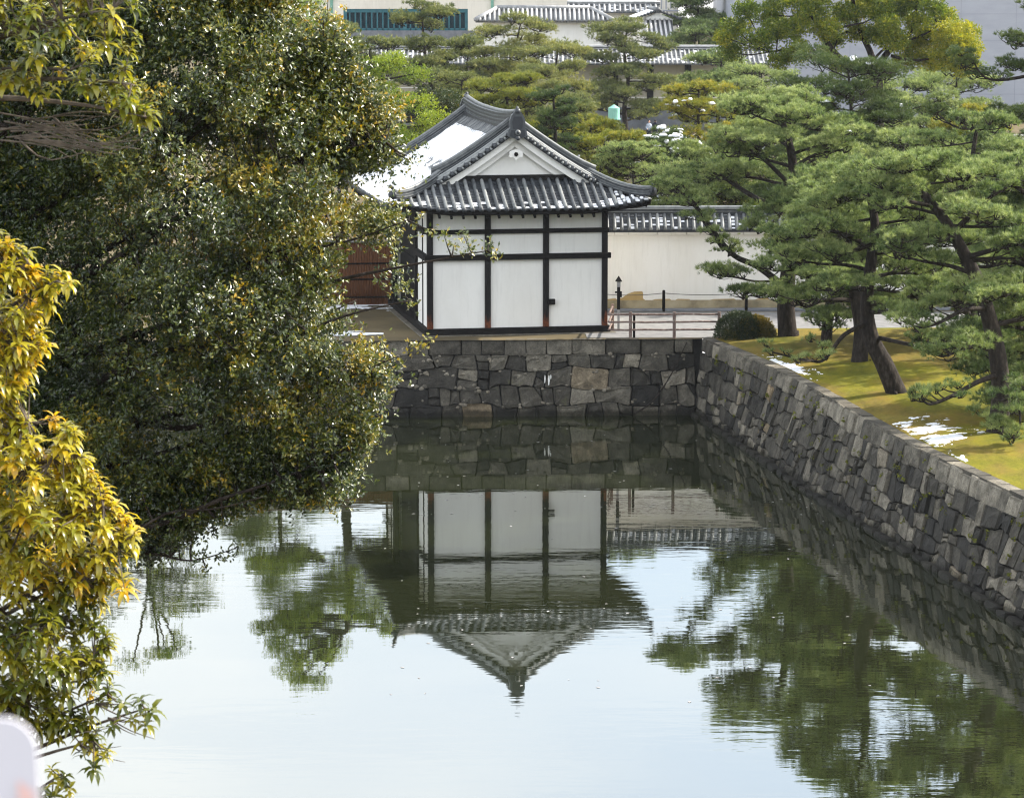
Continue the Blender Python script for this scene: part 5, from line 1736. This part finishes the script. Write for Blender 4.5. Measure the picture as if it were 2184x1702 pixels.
# camphor-like tree with dark forked limbs
Yk = 176
kb = at_y(1875, 160, Yk); kb = Vector((kb.x, Yk, GZ))
cl = []
rk = random.Random(44)
for (px, py, rad, tn) in [(1570, 60, .75, .0), (1560, 110, .65, -.1), (1640, 30, .8, -.1), (1620, 85, .8, -.05), (1690, 60, .8, .05), (1700, 110, .75, .0), (1660, 130, .6, .0),
      (1740, 10, .8, .0), (1760, 60, .85, .1), (1800, 30, .8, .0), (1840, 15, .8, .2), (1830, 70, .7, .1), (1880, 25, .8, .0), (1870, 75, .7, -.1), (1920, 20, .85, -.1), (1960, 50, .7, .1),
      (1905, 85, .8, .05), (1945, 100, .7, .15), (1985, 80, .85, .2), (2030, 75, .95, .3), (2060, 105, .85, .3), (2020, 120, .9, .2), (1985, 125, .8, .1), (2055, 140, .7, .2), (1760, 115, .6, .1), (1790, 140, .55, .0), (1990, 15, .7, -.1), (1950, -10, .9, .0), (1860, -20, .9, 0), (1700, -10, .9, -.1), (1800, -40, 1, 0), (1590, 20, .7, -.15), (1545, 80, .5, .2), (1660, -5, .8, -.05), (1720, 35, .7, .05), (1780, 85, .6, .0), (1650, 65, .7, -.1), (1895, 55, .7, .1), (2010, 40, .8, .1), (2060, 70, .7, .2), (1930, 130, .6, .1)]:
    cl.append((at_y(px, py, Yk + rk.uniform(-1.6, 1.6)), rad * 1.16, .75, tn + .05))
FORKS = [(tp(p_, Yk), r_) for p_, r_ in (([(1868, 150), (1840, 140, -.3), (1800, 130, -.5), (1770, 100, -.6), (1755, 70, -.6), (1745, 55, -.6)], .24),
                ([(1755, 75, -.6), (1800, 58, -.4), (1840, 50, -.2)], .10), ([(1790, 125, -.5), (1740, 112, -.7), (1720, 100, -.8), (1640, 112, -1)], .11),
                ([(1868, 150), (1855, 110, .3), (1838, 75, .4), (1825, 40, .4), (1815, -30, .4)], .22), ([(1870, 150), (1895, 110, 0), (1925, 90, 0), (1950, 50, -.3), (1960, -30, -.3)], .22),
                ([(1850, 150), (1880, 110, -.4), (1920, 95, -.5)], .10), ([(1745, 60, -.6), (1725, 20, -.4), (1715, -30, -.3)], .13), ([(1838, 75, .4), (1800, 70, .2), (1780, 100, .1), (1782, 120, .1)], .06),
                ([(1925, 92, 0), (1975, 72, -.6), (2000, 55, -.8)], .08), ([(1900, 120, 0), (1960, 130, -.4), (2030, 110, -.6)], .10))]
t, fin = broadleaf("camphor_tree", "golden green broadleaf tree with dark forking limbs before the grey sheeted building", 45, kb,
                   [kb + Vector((0, 0, 5)), at_y(1872, 165, Yk), at_y(1868, 140, Yk)], .5, cl, 'leaf_gold', 400, .13, .085, 7, branch_r=.05, forks=FORKS)
fin()
# lime green feathery tree left of the gatehouse
def cloud_clumps(px0, px1, py0, py1, Y, n, rad, seed, tn=0., dome=True):
    r_ = random.Random(seed); o = []
    while len(o) < n:
        u, v_ = r_.uniform(-1, 1), r_.uniform(-1, 1)
        if u*u + v_*v_ > 1 and dome: continue
        o.append((at_y((px0+px1)/2 + u*(px1-px0)/2, (py0+py1)/2 + v_*(py1-py0)/2, Y + r_.uniform(-1, 1) * rad * 2), rad * r_.uniform(.7, 1.25), .5, tn + r_.uniform(-.15, .15)))
    return o
lb = at_y(735, 500, 153); lb = Vector((lb.x, 153, GZ))
cl = cloud_clumps(690, 935, 120, 330, 153, 34, .8, 61, .1) + cloud_clumps(520, 735, 45, 330, 154, 42, .85, 63, .05) + cloud_clumps(570, 700, 5, 90, 154, 9, .8, 69, .05) + cloud_clumps(740, 960, 200, 330, 152, 14, .6, 64, .15)
t, fin = broadleaf("lime_tree", "bright lime green feathery tree between the dark tree and gatehouse roof", 62, lb, [lb + Vector((-.1, 0, 4)), at_y(736, 300, 153), at_y(738, 200, 153), at_y(730, 120, 153)], .34, cl, 'leaf_lime', 120, .15, .055, 7)
fin()
cb = at_y(930, 400, 188); cb = Vector((cb.x, 188, GZ))
t, fin = broadleaf("evergreen_tree", "dark grey green rounded evergreen behind the gatehouse ridge end", 64, cb, [cb + Vector((0, 0, 4)), at_y(930, 230, 188)], .25, cloud_clumps(880, 990, 178, 300, 188, 16, .9, 65, -.1), 'leaf_bush', 150, .15, .09, 6)
fin()
# trees left of the gatehouse, mostly hidden by the dark tree but mirrored in the moat
hb = at_y(300, 500, 150); hb = Vector((hb.x, 150, GZ))
t, fin = broadleaf("autumn_tree", "brownish tree behind the dark tree, mirrored at left in the moat", 66, hb, [hb + Vector((0, 0, 4)), at_y(300, 250, 150)], .3, cloud_clumps(170, 425, 75, 420, 150, 44, .85, 67, -.05), 'leaf_gold', 60, .15, .075, 6)
fin()
pb_ = at_y(735, 500, 160); pb_ = Vector((pb_.x, 160, GZ))
bpine("tall green pine behind the bamboo fence, mirrored left of the gatehouse reflection", 590, 200, 158, 320, 3.0, 11, 'needle', 70, .9, 0, h0=.4, shape=.4, r0=.3)
# yellow shrubs at right
for i, (px, py, Y, label, tn) in enumerate([(2010, 330, 166, "yellow leaved shrub beside the snow capped low wall", .3), (2085, 270, 176, "yellow shrub near the right edge behind the branches", .25), (1570, 420, 162, "light green shrub just above the white wall coping", .0), (1400, 330, 168, "yellow green shrub right of the gatehouse ridge", .1)]):
    c = at_y(px, py, Y); b_ = Vector((c.x, Y, GZ))
    t, fin = broadleaf("shrub", label, 70 + i, b_, [b_.lerp(c, .5), c], .1, cloud_clumps(px - 45, px + 45, py - 40, py + 45, Y, 10, .6, 80 + i, tn), 'leaf_gold', 160, .12, .07, 5, group="shrubs behind the wall", cat="shrub")
    fin()
# clipped bushes by the gravel road
for i, (px, py, rad, label, tn) in enumerate([(1578, 716, 1.05, "clipped dark green round bush at the end of the rail fence", -.2), (1614, 716, .85, "smaller clipped bush with golden top next to the dark green one", .36)]):
    c = on_z(px, py, GZ + .2); c = Vector((c.x, c.y + .5 + .2*i, GZ))
    t = Tree("clipped_bush", label, "clipped bushes beside the rail fence", 90 + i, c, MAT['bark'], MAT['leaf_bush'], "bush")
    for q in range(7): t.limb([c, c + Vector((t.r.uniform(-.4, .4)*rad, t.r.uniform(-.4, .4)*rad, .7*rad))], .04, .01, 5, 2)
    n = 1500
    U = rand_unit(n); U[:, 2] = np.abs(U[:, 2])
    q = (rad * np.where(RNG.random(n) < .75, RNG.uniform(.9, 1.02, n), RNG.uniform(.3, .9, n)))[:, None]
    P = U * q * np.array([.98, .9, 1.05])
    t.TP.append(P + np.array([0, 0, .06])); t.TD.append(U + rand_unit(n) * .4)
    t.TT.append(np.clip(.4 + tn + .28 * np.maximum(0, U[:, 2]) * (i == 1) + RNG.normal(0, .12, n), 0, 1))
    t.finish(4, .085, .06, .8, leaves=True)

# ---- the big dark glossy tree at left
POLY1 = [(-60, -60), (640, -60), (690, 0), (735, 100), (745, 180), (820, 215), (850, 250), (866, 310), (900, 355), (872, 395), (905, 425), (925, 470), (890, 500), (820, 540), (800, 570), (880, 590), (885, 630), (925, 690), (905, 760), (925, 800), (850, 830), (790, 870), (785, 930), (755, 985), (735, 1045), (640, 1068), (575, 1045), (500, 1095), (420, 1120), (340, 1180), (270, 1190), (150, 1190), (-60, 1190)]
YT = 40.0
RNG = np.random.default_rng(78)
t1b = Vector((-7.8, 39.5, 7.0))
T1 = Tree("evergreen_tree", "huge dark glossy leaved evergreen overhanging the moat, filling the left side", None, 500, t1b, MAT['bark'], MAT['leaf_dark'])
crown_c = at_y(-260, 620, YT)
trunkline = T1.limb([t1b, t1b + Vector((.2, 0, 3)), t1b + Vector((0.4, .1, 6)), t1b + Vector((.3, .2, 9.5)), t1b + Vector((.8, 0, 13.5))], .42, .14, 10, 4)
n = 40000
Pp = np.stack([RNG.uniform(-60, 960, n), RNG.uniform(-60, 1220, n)], 1)
Pp = Pp[in_poly(POLY1, Pp)]
ed = edge_dist(POLY1, Pp)
# open places where the ground and buildings behind show through
keep = np.ones(len(Pp))
def hole(cx, cy, rx, ry, k):
    global keep
    d = ((Pp[:, 0]-cx)/rx)**2 + ((Pp[:, 1]-cy)/ry)**2
    keep = np.minimum(keep, np.where(d < 1, k, 1))
hole(800, 402, 100, 48, .03); hole(872, 395, 58, 66, .16); hole(868, 318, 38, 60, .15); hole(875, 720, 85, 140, .10); hole(775, 570, 70, 85, .07); hole(740, 650, 70, 30, .05); hole(735, 720, 55, 24, .10); hole(640, 30, 60, 50, .3); hole(800, 700, 60, 90, .35); hole(865, 560, 65, 95, .14); hole(820, 400, 70, 30, .25); hole(830, 860, 60, 40, .4); hole(450, 1130, 60, 30, .4)
Pp = Pp[RNG.random(len(Pp)) < keep]; ed = edge_dist(POLY1, Pp)
NSPR = 15000
Pp, ed = Pp[:NSPR], ed[:NSPR]
half = np.minimum(2.6, .12 + ed / 162 * .9)
Ys_ = YT + RNG.uniform(-1, 1, len(Pp)) * half
SC = np_at(Pp[:, 0], Pp[:, 1], Ys_)
# foliage hangs in sprays: keep only what lies inside one of these
ncl = 640
CC = SC[RNG.choice(len(SC), ncl, replace=False)]
CR = RNG.uniform(.20, .46, ncl)
sel = np.zeros(len(SC), bool); spray = np.zeros(len(SC), int)
best = np.full(len(SC), 9.0)
for q in range(ncl):
    dv = (SC - CC[q]) * np.array([1, 1, 1.5])
    d_ = np.sqrt((dv * dv).sum(1)) / CR[q]
    m_ = d_ < best
    best[m_] = d_[m_]; spray[m_] = q
sel = (best < RNG.uniform(.7, 1.1, len(SC))) | (RNG.random(len(SC)) < .06)
SC, spray, best = SC[sel], spray[sel], best[sel]
SC, spray = SC[:6200], spray[:6200]
print('sprigs', len(SC), sel.sum())
extra_px = [(925, 492), (948, 505), (968, 522), (990, 505), (1000, 530), (1042, 520), (1058, 545), (1046, 540), (985, 540), (435, 1178), (470, 1196), (505, 1165), (440, 1214), (492, 1180), (415, 1190), (380, 1160), (705, 1062), (725, 1055), (690, 30), (700, -10), (717, 60)]
extra_px += [(x_, float(np.interp(x_, [250, 340, 420, 500, 580, 660, 740], [1185, 1165, 1120, 1095, 1060, 1066, 1045])) + RNG.uniform(-40, 14)) for x_ in RNG.uniform(250, 740, 90)]
EX = np.array([at_y(a_, b_, YT - .5 + RNG.uniform(-.2, .2)) for a_, b_ in extra_px])
SCa = np.concatenate([SC, EX])
small = np.concatenate([np.zeros(len(SC)), np.ones(len(EX))])
# limbs: main boughs to spread targets, then a shoot to every few sprigs
tl = [np.array(p) for p in trunkline]
targets = [(560, 60), (690, 150), (640, 330), (820, 300), (870, 470), (700, 480), (850, 760), (700, 760), (730, 960), (560, 900), (560, 1060), (400, 1080), (300, 900), (260, 700), (420, 560), (350, 300), (200, 120), (470, 180), (880, 640), (1040, 535), (500, 1170), (760, 640)]
bough_pts = []
for i, (a_, b_) in enumerate(targets):
    e = at_y(a_, b_, YT + (T1.r.uniform(-1.2, 1.0) if a_ < 850 and b_ < 1100 else -.5))
    st = trunkline[min(len(trunkline)-2, max(2, int((e.z - 7) / 14 * len(trunkline) * .85)))]
    m1 = st.lerp(e, .35) + Vector((0, T1.r.uniform(-.5, .5), T1.r.uniform(.1, .7))); m2 = st.lerp(e, .7) + Vector((0, T1.r.uniform(-.4, .4), T1.r.uniform(.0, .4)))
    m3 = m2.lerp(e, .5) + Vector((0, T1.r.uniform(-.1, .1), T1.r.uniform(-.14, .1)))
    m15 = m1.lerp(m2, .5) + Vector((0, 0, T1.r.uniform(-.2, .2)))
    c = T1.limb([st, m1, m15, m2, m3, e], .06 if b_ < 1000 else .032, .007, 6, 4)
    bough_pts += c[6:]
BP = np.array(bough_pts)
dirs = []
for i in range(len(SCa)):
    d = BP - SCa[i]
    j = int(np.argmin((d * d).sum(1)))
    v_ = SCa[i] - BP[j]
    ln = np.linalg.norm(v_)
    dirs.append(v_ / (ln + 1e-6))
    if (i % 3 == 0 or small[i]) and ln < 2.2:
        p, q = Vector(BP[j]), Vector(SCa[i])
        md = p.lerp(q, .5) + Vector((0, 0, -.06 * ln))
        T1.wood.tube([T1.loc(p), T1.loc(md), T1.loc(q)], [.016, .011, .005], 4, .5, False)
dirs = np.array(dirs)
# leaf whorls along each sprig
kk = 76
cnt = np.where(small > 0, 24, kk)
idx = np.repeat(np.arange(len(SCa)), cnt)
nl = len(idx)
sd_dir = unit(dirs[idx] * .6 + np.array([.15, -.1, .35]))
sprig = RNG.normal(size=(nl, 3)) * np.where(small[idx] > 0, .05, .11)[:, None] * np.array([1, 1, .85])
# gather leaves into whorls of ~6
wh = RNG.normal(size=(nl // 5 + 1, 3)) * .12
wid = np.arange(nl) // 5
same = (idx == idx[np.minimum(wid * 5, nl - 1)])
sprig = np.where((same & (small[idx] == 0))[:, None], wh[wid] + RNG.normal(size=(nl, 3)) * .02, sprig)
LP = SCa[idx] + sprig
wdir = unit(RNG.normal(size=(nl // 5 + 1, 3)) * .6 + np.array([.25, -.25, .55]))
LD = unit(wdir[wid] * .65 + rand_unit(nl) * .85)
V, Fc = small_leaves(LP, LD, RNG.uniform(.052, .082, nl), RNG.uniform(.026, .037, nl), .15, (.60, -.5, .60))
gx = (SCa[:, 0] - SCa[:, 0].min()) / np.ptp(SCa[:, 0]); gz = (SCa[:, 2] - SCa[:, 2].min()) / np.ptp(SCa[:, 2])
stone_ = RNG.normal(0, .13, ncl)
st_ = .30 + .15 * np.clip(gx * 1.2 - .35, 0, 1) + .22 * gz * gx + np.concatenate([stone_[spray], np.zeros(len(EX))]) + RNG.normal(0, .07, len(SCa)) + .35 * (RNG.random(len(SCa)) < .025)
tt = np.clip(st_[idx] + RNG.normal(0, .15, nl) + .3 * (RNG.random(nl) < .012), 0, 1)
T1.wood.build("trunk", MAT['bark'], T1.root)
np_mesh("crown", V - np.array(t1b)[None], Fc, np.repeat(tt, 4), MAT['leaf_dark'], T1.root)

# ---- the nearer yellow tree at the left edge
POLY2 = [(-70, 480), (-10, 485), (35, 510), (80, 560), (140, 585), (160, 603), (108, 640), (92, 690), (100, 735), (72, 770), (75, 810), (45, 850), (110, 880), (175, 930), (195, 990), (225, 1040), (270, 1095), (295, 1150), (265, 1200), (285, 1240), (225, 1262), (205, 1290), (230, 1350), (238, 1420), (240, 1475), (200, 1530), (215, 1590), (160, 1610), (110, 1560), (60, 1560), (-70, 1580)]
POLY3 = [(-70, -70), (320, -70), (285, 30), (300, 90), (290, 140), (315, 200), (330, 255), (280, 275), (240, 225), (170, 190), (100, 200), (-70, 190)]
YY = 22.0
t2b = Vector((-5.4, 22.5, 7.0))
T2 = Tree("yellow_leaved_tree", "nearest tree at left edge with long drooping yellow green leaves", None, 600, t2b, MAT['bark_pale'], MAT['leaf_yellow'])
tr2 = T2.limb([t2b, t2b + Vector((.1, 0, 4)), t2b + Vector((.4, .1, 8)), t2b + Vector((.6, 0, 12.5))], .22, .07, 9, 4)
def rosettes(poly, n, halfmax, keepf=1.0):
    a_ = np.array(poly)
    P = np.stack([RNG.uniform(a_[:, 0].min(), a_[:, 0].max(), n*6), RNG.uniform(a_[:, 1].min(), a_[:, 1].max(), n*6)], 1)
    P = P[in_poly(poly, P)][:n]
    P = P[(np.sin(P[:, 0] * .045 + 1.3 * np.sin(P[:, 1] * .021)) * np.sin(P[:, 1] * .036 + P[:, 0] * .012) > -.62) | (RNG.random(len(P)) < .35)]
    e = edge_dist(poly, P)
    hf = np.minimum(halfmax, .04 + e / 295 * .9)
    Y = YY + RNG.uniform(-1, .8, len(P)) * hf
    return np_at(P[:, 0], P[:, 1], Y), P
RA, PA = rosettes(POLY2, 900, .75)
RB, PB = rosettes(POLY3, 150, .5)
ex2 = [(265, 1500), (300, 1490), (325, 1512), (312, 1540), (285, 1530), (240, 1545), (130, 1665), (150, 1680), (110, 1700), (140, 1655), (85, 1690), (265, 1255), (230, 1600), (150, 600), (290, 1130), (200, 1635), (110, 1640)]
RC = np.array([at_y(a_, b_, YY - .3) for a_, b_ in ex2])
ALL = np.concatenate([RA, RB, RC]); ALLp = np.concatenate([PA, PB, np.array(ex2, float)])
targets2 = [(60, 560), (120, 600), (40, 720), (60, 900), (150, 960), (220, 1080), (270, 1150), (180, 1230), (120, 1320), (200, 1400), (230, 1480), (310, 1510), (130, 1650), (60, 1500), (100, 60), (240, 20), (280, 180), (310, 250), (150, 150), (200, 1580)]
bp2 = []
for (a_, b_) in targets2:
    e = at_y(a_, b_, YY - .1)
    st = tr2[min(len(tr2)-2, max(3, int((e.z - 8.2) / 12.5 * len(tr2))))]
    c = T2.limb([st, st.lerp(e, .4) + Vector((0, 0, .18)), st.lerp(e, .75) + Vector((0, 0, .12)), e], .035, .006, 6, 5)
    bp2 += c[5:]
# bare grey twigs below the upper foliage
for q in range(26):
    a_, b_ = T2.r.uniform(-40, 120), T2.r.uniform(235, 300)
    p = at_y(a_, b_, YY + .3); p2 = at_y(a_ + T2.r.uniform(60, 150), b_ + T2.r.uniform(-10, 55), YY + .3); p3 = at_y(a_ + T2.r.uniform(130, 240), b_ + T2.r.uniform(-20, 70), YY + .3)
    T2.limb([p, p2, p3], .009, .003, 4, 3)
for q in range(14):
    a_, b_ = T2.r.choice([(150, 1560), (205, 1500), (170, 1590), (230, 1530)])
    p = at_y(a_, b_, YY - .1); e = at_y(a_ + T2.r.uniform(40, 110), b_ + T2.r.uniform(-20, 50), YY - .2)
    T2.limb([p, p.lerp(e, .5) + Vector((0, 0, -.02)), e], .007, .002, 4, 3)
BP = np.array(bp2)
rl = []
for i in range(len(ALL)):
    d = BP - ALL[i]; j = int(np.argmin((d*d).sum(1)))
    v_ = ALL[i] - BP[j]; rl.append(v_ / (np.linalg.norm(v_) + 1e-6))
    p, q = Vector(BP[j]), Vector(ALL[i])
    T2.wood.tube([T2.loc(p), T2.loc(p.lerp(q, .5)) + Vector((0, 0, -.02)), T2.loc(q)], [.008, .006, .004], 4, .5, False)
rl = np.array(rl)
kl = 11
idx = np.repeat(np.arange(len(ALL)), kl)
nl = len(idx)
rs_ = np.repeat(RNG.uniform(.55, 1.15, len(ALL)), kl)
axis = unit(rl * .35 + np.array([.22, -.08, .95]) + rand_unit(len(ALL)) * .25)
phi = np.tile(np.arange(kl) * 2.399, len(ALL)) + np.repeat(RNG.random(len(ALL)) * 6.28, kl)
ax = axis[idx]
e1_ = unit(np.cross(ax, np.array([0.3, 1, 0.2]))); e2_ = np.cross(ax, e1_)
open_ = np.tile(np.linspace(.7, 1.75, kl), len(ALL)) + RNG.normal(0, .12, nl)
LD = ax * np.cos(open_)[:, None] + (e1_ * np.cos(phi)[:, None] + e2_ * np.sin(phi)[:, None]) * np.sin(open_)[:, None]
LP = ALL[idx] - ax * (np.tile(np.linspace(0, .05, kl), len(ALL)))[:, None]
V, Fc = big_leaves(LP, LD, np.array([0, 0, 1.0]) + ax * .3 + rand_unit(nl) * .12, RNG.uniform(.072, .135, nl) * rs_, RNG.uniform(.036, .054, nl) * rs_, RNG.uniform(.6, 1.25, nl))
py_ = ALLp[:, 1]
tb = np.where(py_ > 1280, .42, np.where(py_ < 300, .46, .70)) + RNG.normal(0, .13, len(ALL)) + .25 * (RNG.random(len(ALL)) < .06) - .3 * (RNG.random(len(ALL)) < .10)
tt = np.clip(tb[idx] + RNG.normal(0, .08, nl) + .3 * (RNG.random(nl) < .03), 0, 1)
T2.wood.build("trunk", MAT['bark_pale'], T2.root)
np_mesh("crown", V - np.array(t2b)[None], Fc, np.repeat(tt, 8), MAT['leaf_yellow'], T2.root, smooth=True)

# ---------------------------------------------------------------- people on the far path
def person(label, pos, face, jacket, legs, lean=0.0, arm=0.0):
    rt = empty("person", pos, face, label, "person", "people on the far path")
    me = bpy.data.meshes.new("body")
    v_ = [(0, 0, .95), (0, -.02, 1.15), (0, -.03, 1.38), (0, -.02, 1.48), (0, -.05, 1.60), (0, -.06, 1.70),
          (.10, 0, .88), (.11, -.03, .48), (.11, .02, .07), (.11, -.14, .03), (-.10, 0, .88), (-.11, -.01, .48), (-.11, .04, .07), (-.11, -.12, .03),
          (.19, 0, 1.38), (.25, .02, 1.12), (.20, -.18 - arm, 1.02), (-.19, 0, 1.38), (-.25, .02, 1.12), (-.20, -.18 - arm, 1.02)]
    e_ = [(0, 1), (1, 2), (2, 3), (3, 4), (4, 5), (0, 6), (6, 7), (7, 8), (8, 9), (0, 10), (10, 11), (11, 12), (12, 13), (2, 14), (14, 15), (15, 16), (2, 17), (17, 18), (18, 19)]
    rad = [.15, .15, .17, .065, .10, .085, .095, .065, .05, .04, .095, .065, .05, .04, .075, .055, .04, .075, .055, .04]
    me.from_pydata(v_, e_, [])
    me.materials.append(MAT[jacket])
    o = link(bpy.data.objects.new("body", me), rt)
    md = o.modifiers.new("skin", 'SKIN'); 
    if not me.skin_vertices: 
        me.attributes  # skin layer is made with the modifier below
    bpy.context.view_layer.objects.active = o
    sv = me.skin_vertices[0].data if me.skin_vertices else None
    if sv is None:
        import bmesh
        bm = bmesh.new(); bm.from_mesh(me); bm.verts.layers.skin.verify(); bm.to_mesh(me); bm.free()
        sv = me.skin_vertices[0].data
    for q, r_ in zip(sv, rad): q.radius = (r_, r_)
    sv[0].use_root = True
    ss_ = o.modifiers.new("sub", 'SUBSURF'); ss_.levels = ss_.render_levels = 1
    # head, hair, trousers
    def blob(name, c, r3, mat, cut=None):
        mb = MB()
        n1, n2 = 8, 12
        vs = [(c[0] + r3[0]*math.sin(math.pi*i/n1)*math.cos(2*math.pi*j/n2), c[1] + r3[1]*math.sin(math.pi*i/n1)*math.sin(2*math.pi*j/n2), c[2] + r3[2]*math.cos(math.pi*i/n1)) for i in range(n1+1) for j in range(n2)]
        fs = [(i*n2+j, (i+1)*n2+j, (i+1)*n2+(j+1) % n2, i*n2+(j+1) % n2) for i in range(n1) for j in range(n2)]
        mb.add(vs, fs, .5, True)
        return mb.build(name, mat, rt)
    hd = blob("head", (0, -.06, 1.64), (.095, .11, .135), MAT['skin'])
    blob("hair", (0, -.035, 1.68), (.104, .115, .115), MAT['hair'])
    mb = MB(); mb.tube([(.03, -.165, 1.63), (.03, -.18, 1.61)], [.012, .016], 5); mb.build("nose", MAT['skin'], hd)
    mb = MB()
    for sg in (-1, 1):
        mb.tube([(sg*.105, 0, .95), (sg*.11, -.03, .48), (sg*.11, .02, .10)], [.115, .085, .07], 9)
    mb.build("trousers", MAT[legs], rt)
    for sg in (-1, 1):
        mb = MB()
        mb.tube([(sg*.20, -.18 - arm, 1.02), (sg*.19, -.25 - arm, .99)], [.04, .035], 6)
        for q in range(4):
            x = sg*.20 + (q - 1.5)*.018
            mb.tube([(x, -.24 - arm, .99), (x, -.29 - arm, .975 + .004*q), (x, -.31 - arm, .95)], [.011, .010, .008], 5)
        mb.tube([(sg*.165, -.20 - arm, 1.01), (sg*.14, -.25 - arm, 1.0)], [.012, .009], 5)
        mb.build("hand", MAT['skin'], rt)
    return rt
p1 = at_y(1384, 300, 268)
person("person in pale blue jacket standing on the far path facing us", (p1.x, 268, GZ), R(10), 'jacket_pale', 'jacket_navy', arm=.05)
p2 = at_y(1397, 300, 268.6)
person("person in long dark navy coat beside the pale jacketed one", (p2.x, 268.6, GZ), R(170), 'jacket_navy', 'jacket_navy')

# ---------------------------------------------------------------- pale board very near the camera, out of focus
mb = MB()
c = at_y(78, 1532, 2.4)
x1_, z1_ = c.x, c.z
xa = x1_ - .35
prof = [(xa, z1_ - .7), (x1_ + .012, z1_ - .7), (x1_ + .002, z1_ - .09)]
for q in range(7):
    an = q / 6 * math.pi / 2
    prof.append((x1_ - .028 + .028 * math.cos(an) , z1_ - .028 + .028 * math.sin(an)))
prof += [(xa, z1_)]
mb.extrude(prof, lambda a_, b_, d_: (a_, 2.4 + d_, b_), 0, .004)
bd = empty("signboard", (xa + .17, 2.403, z1_ - .75), 0, "pale lilac grey rounded board out of focus in the bottom left corner", "signboard")
pm = simple("pale_board", [(0.3, (0.62, 0.60, 0.66)), (0.7, (0.68, 0.66, 0.70))], 2, 0.6, 0.3)
o = mb.build("panel", pm, bd); o.location = (-bd.location[0], -bd.location[1], -bd.location[2])
mb = MB()
mb.add([(x1_ - .016, 2.397, z1_ - .05), (x1_ - .004, 2.397, z1_ - .06), (x1_ + .008, 2.397, z1_ - .7), (x1_ - .014, 2.397, z1_ - .7)], [(0, 1, 2, 3)])
o = mb.build("edge_stripe", simple("pink_stripe", [(0.3, (0.78, 0.50, 0.46)), (0.7, (0.82, 0.56, 0.52))], 2, 0.6, 0.3), bd); o.location = (-bd.location[0], -bd.location[1], -bd.location[2])
mb = MB()
for dx in (.08, .28):
    mb = MB(); mb.tube([(xa + dx - .02, 2.42, z1_ - .7), (xa + dx - .02, 2.42, 18.3)], .015, 8)
    o = mb.build("leg", pm, bd); o.location = (-bd.location[0], -bd.location[1], -bd.location[2])

# ---------------------------------------------------------------- haze
HAZE = 0.00006
if HAZE:
    mb = MB(); mb.box((-440, -70, -2.0), (440, 660, 32.0))
    m = bpy.data.materials.new("haze_air"); m.use_nodes = True
    t_ = m.node_tree; t_.nodes.clear()
    o_ = t_.nodes.new("ShaderNodeOutputMaterial"); pv = t_.nodes.new("ShaderNodeVolumePrincipled")
    pv.inputs['Color'].default_value = (0.86, 0.92, 1.0, 1); pv.inputs['Density'].default_value = HAZE; pv.inputs['Anisotropy'].default_value = 0.2
    t_.links.new(pv.outputs['Volume'], o_.inputs['Volume'])
    hz = mb.build("haze", m); tag(hz, kind="stuff")
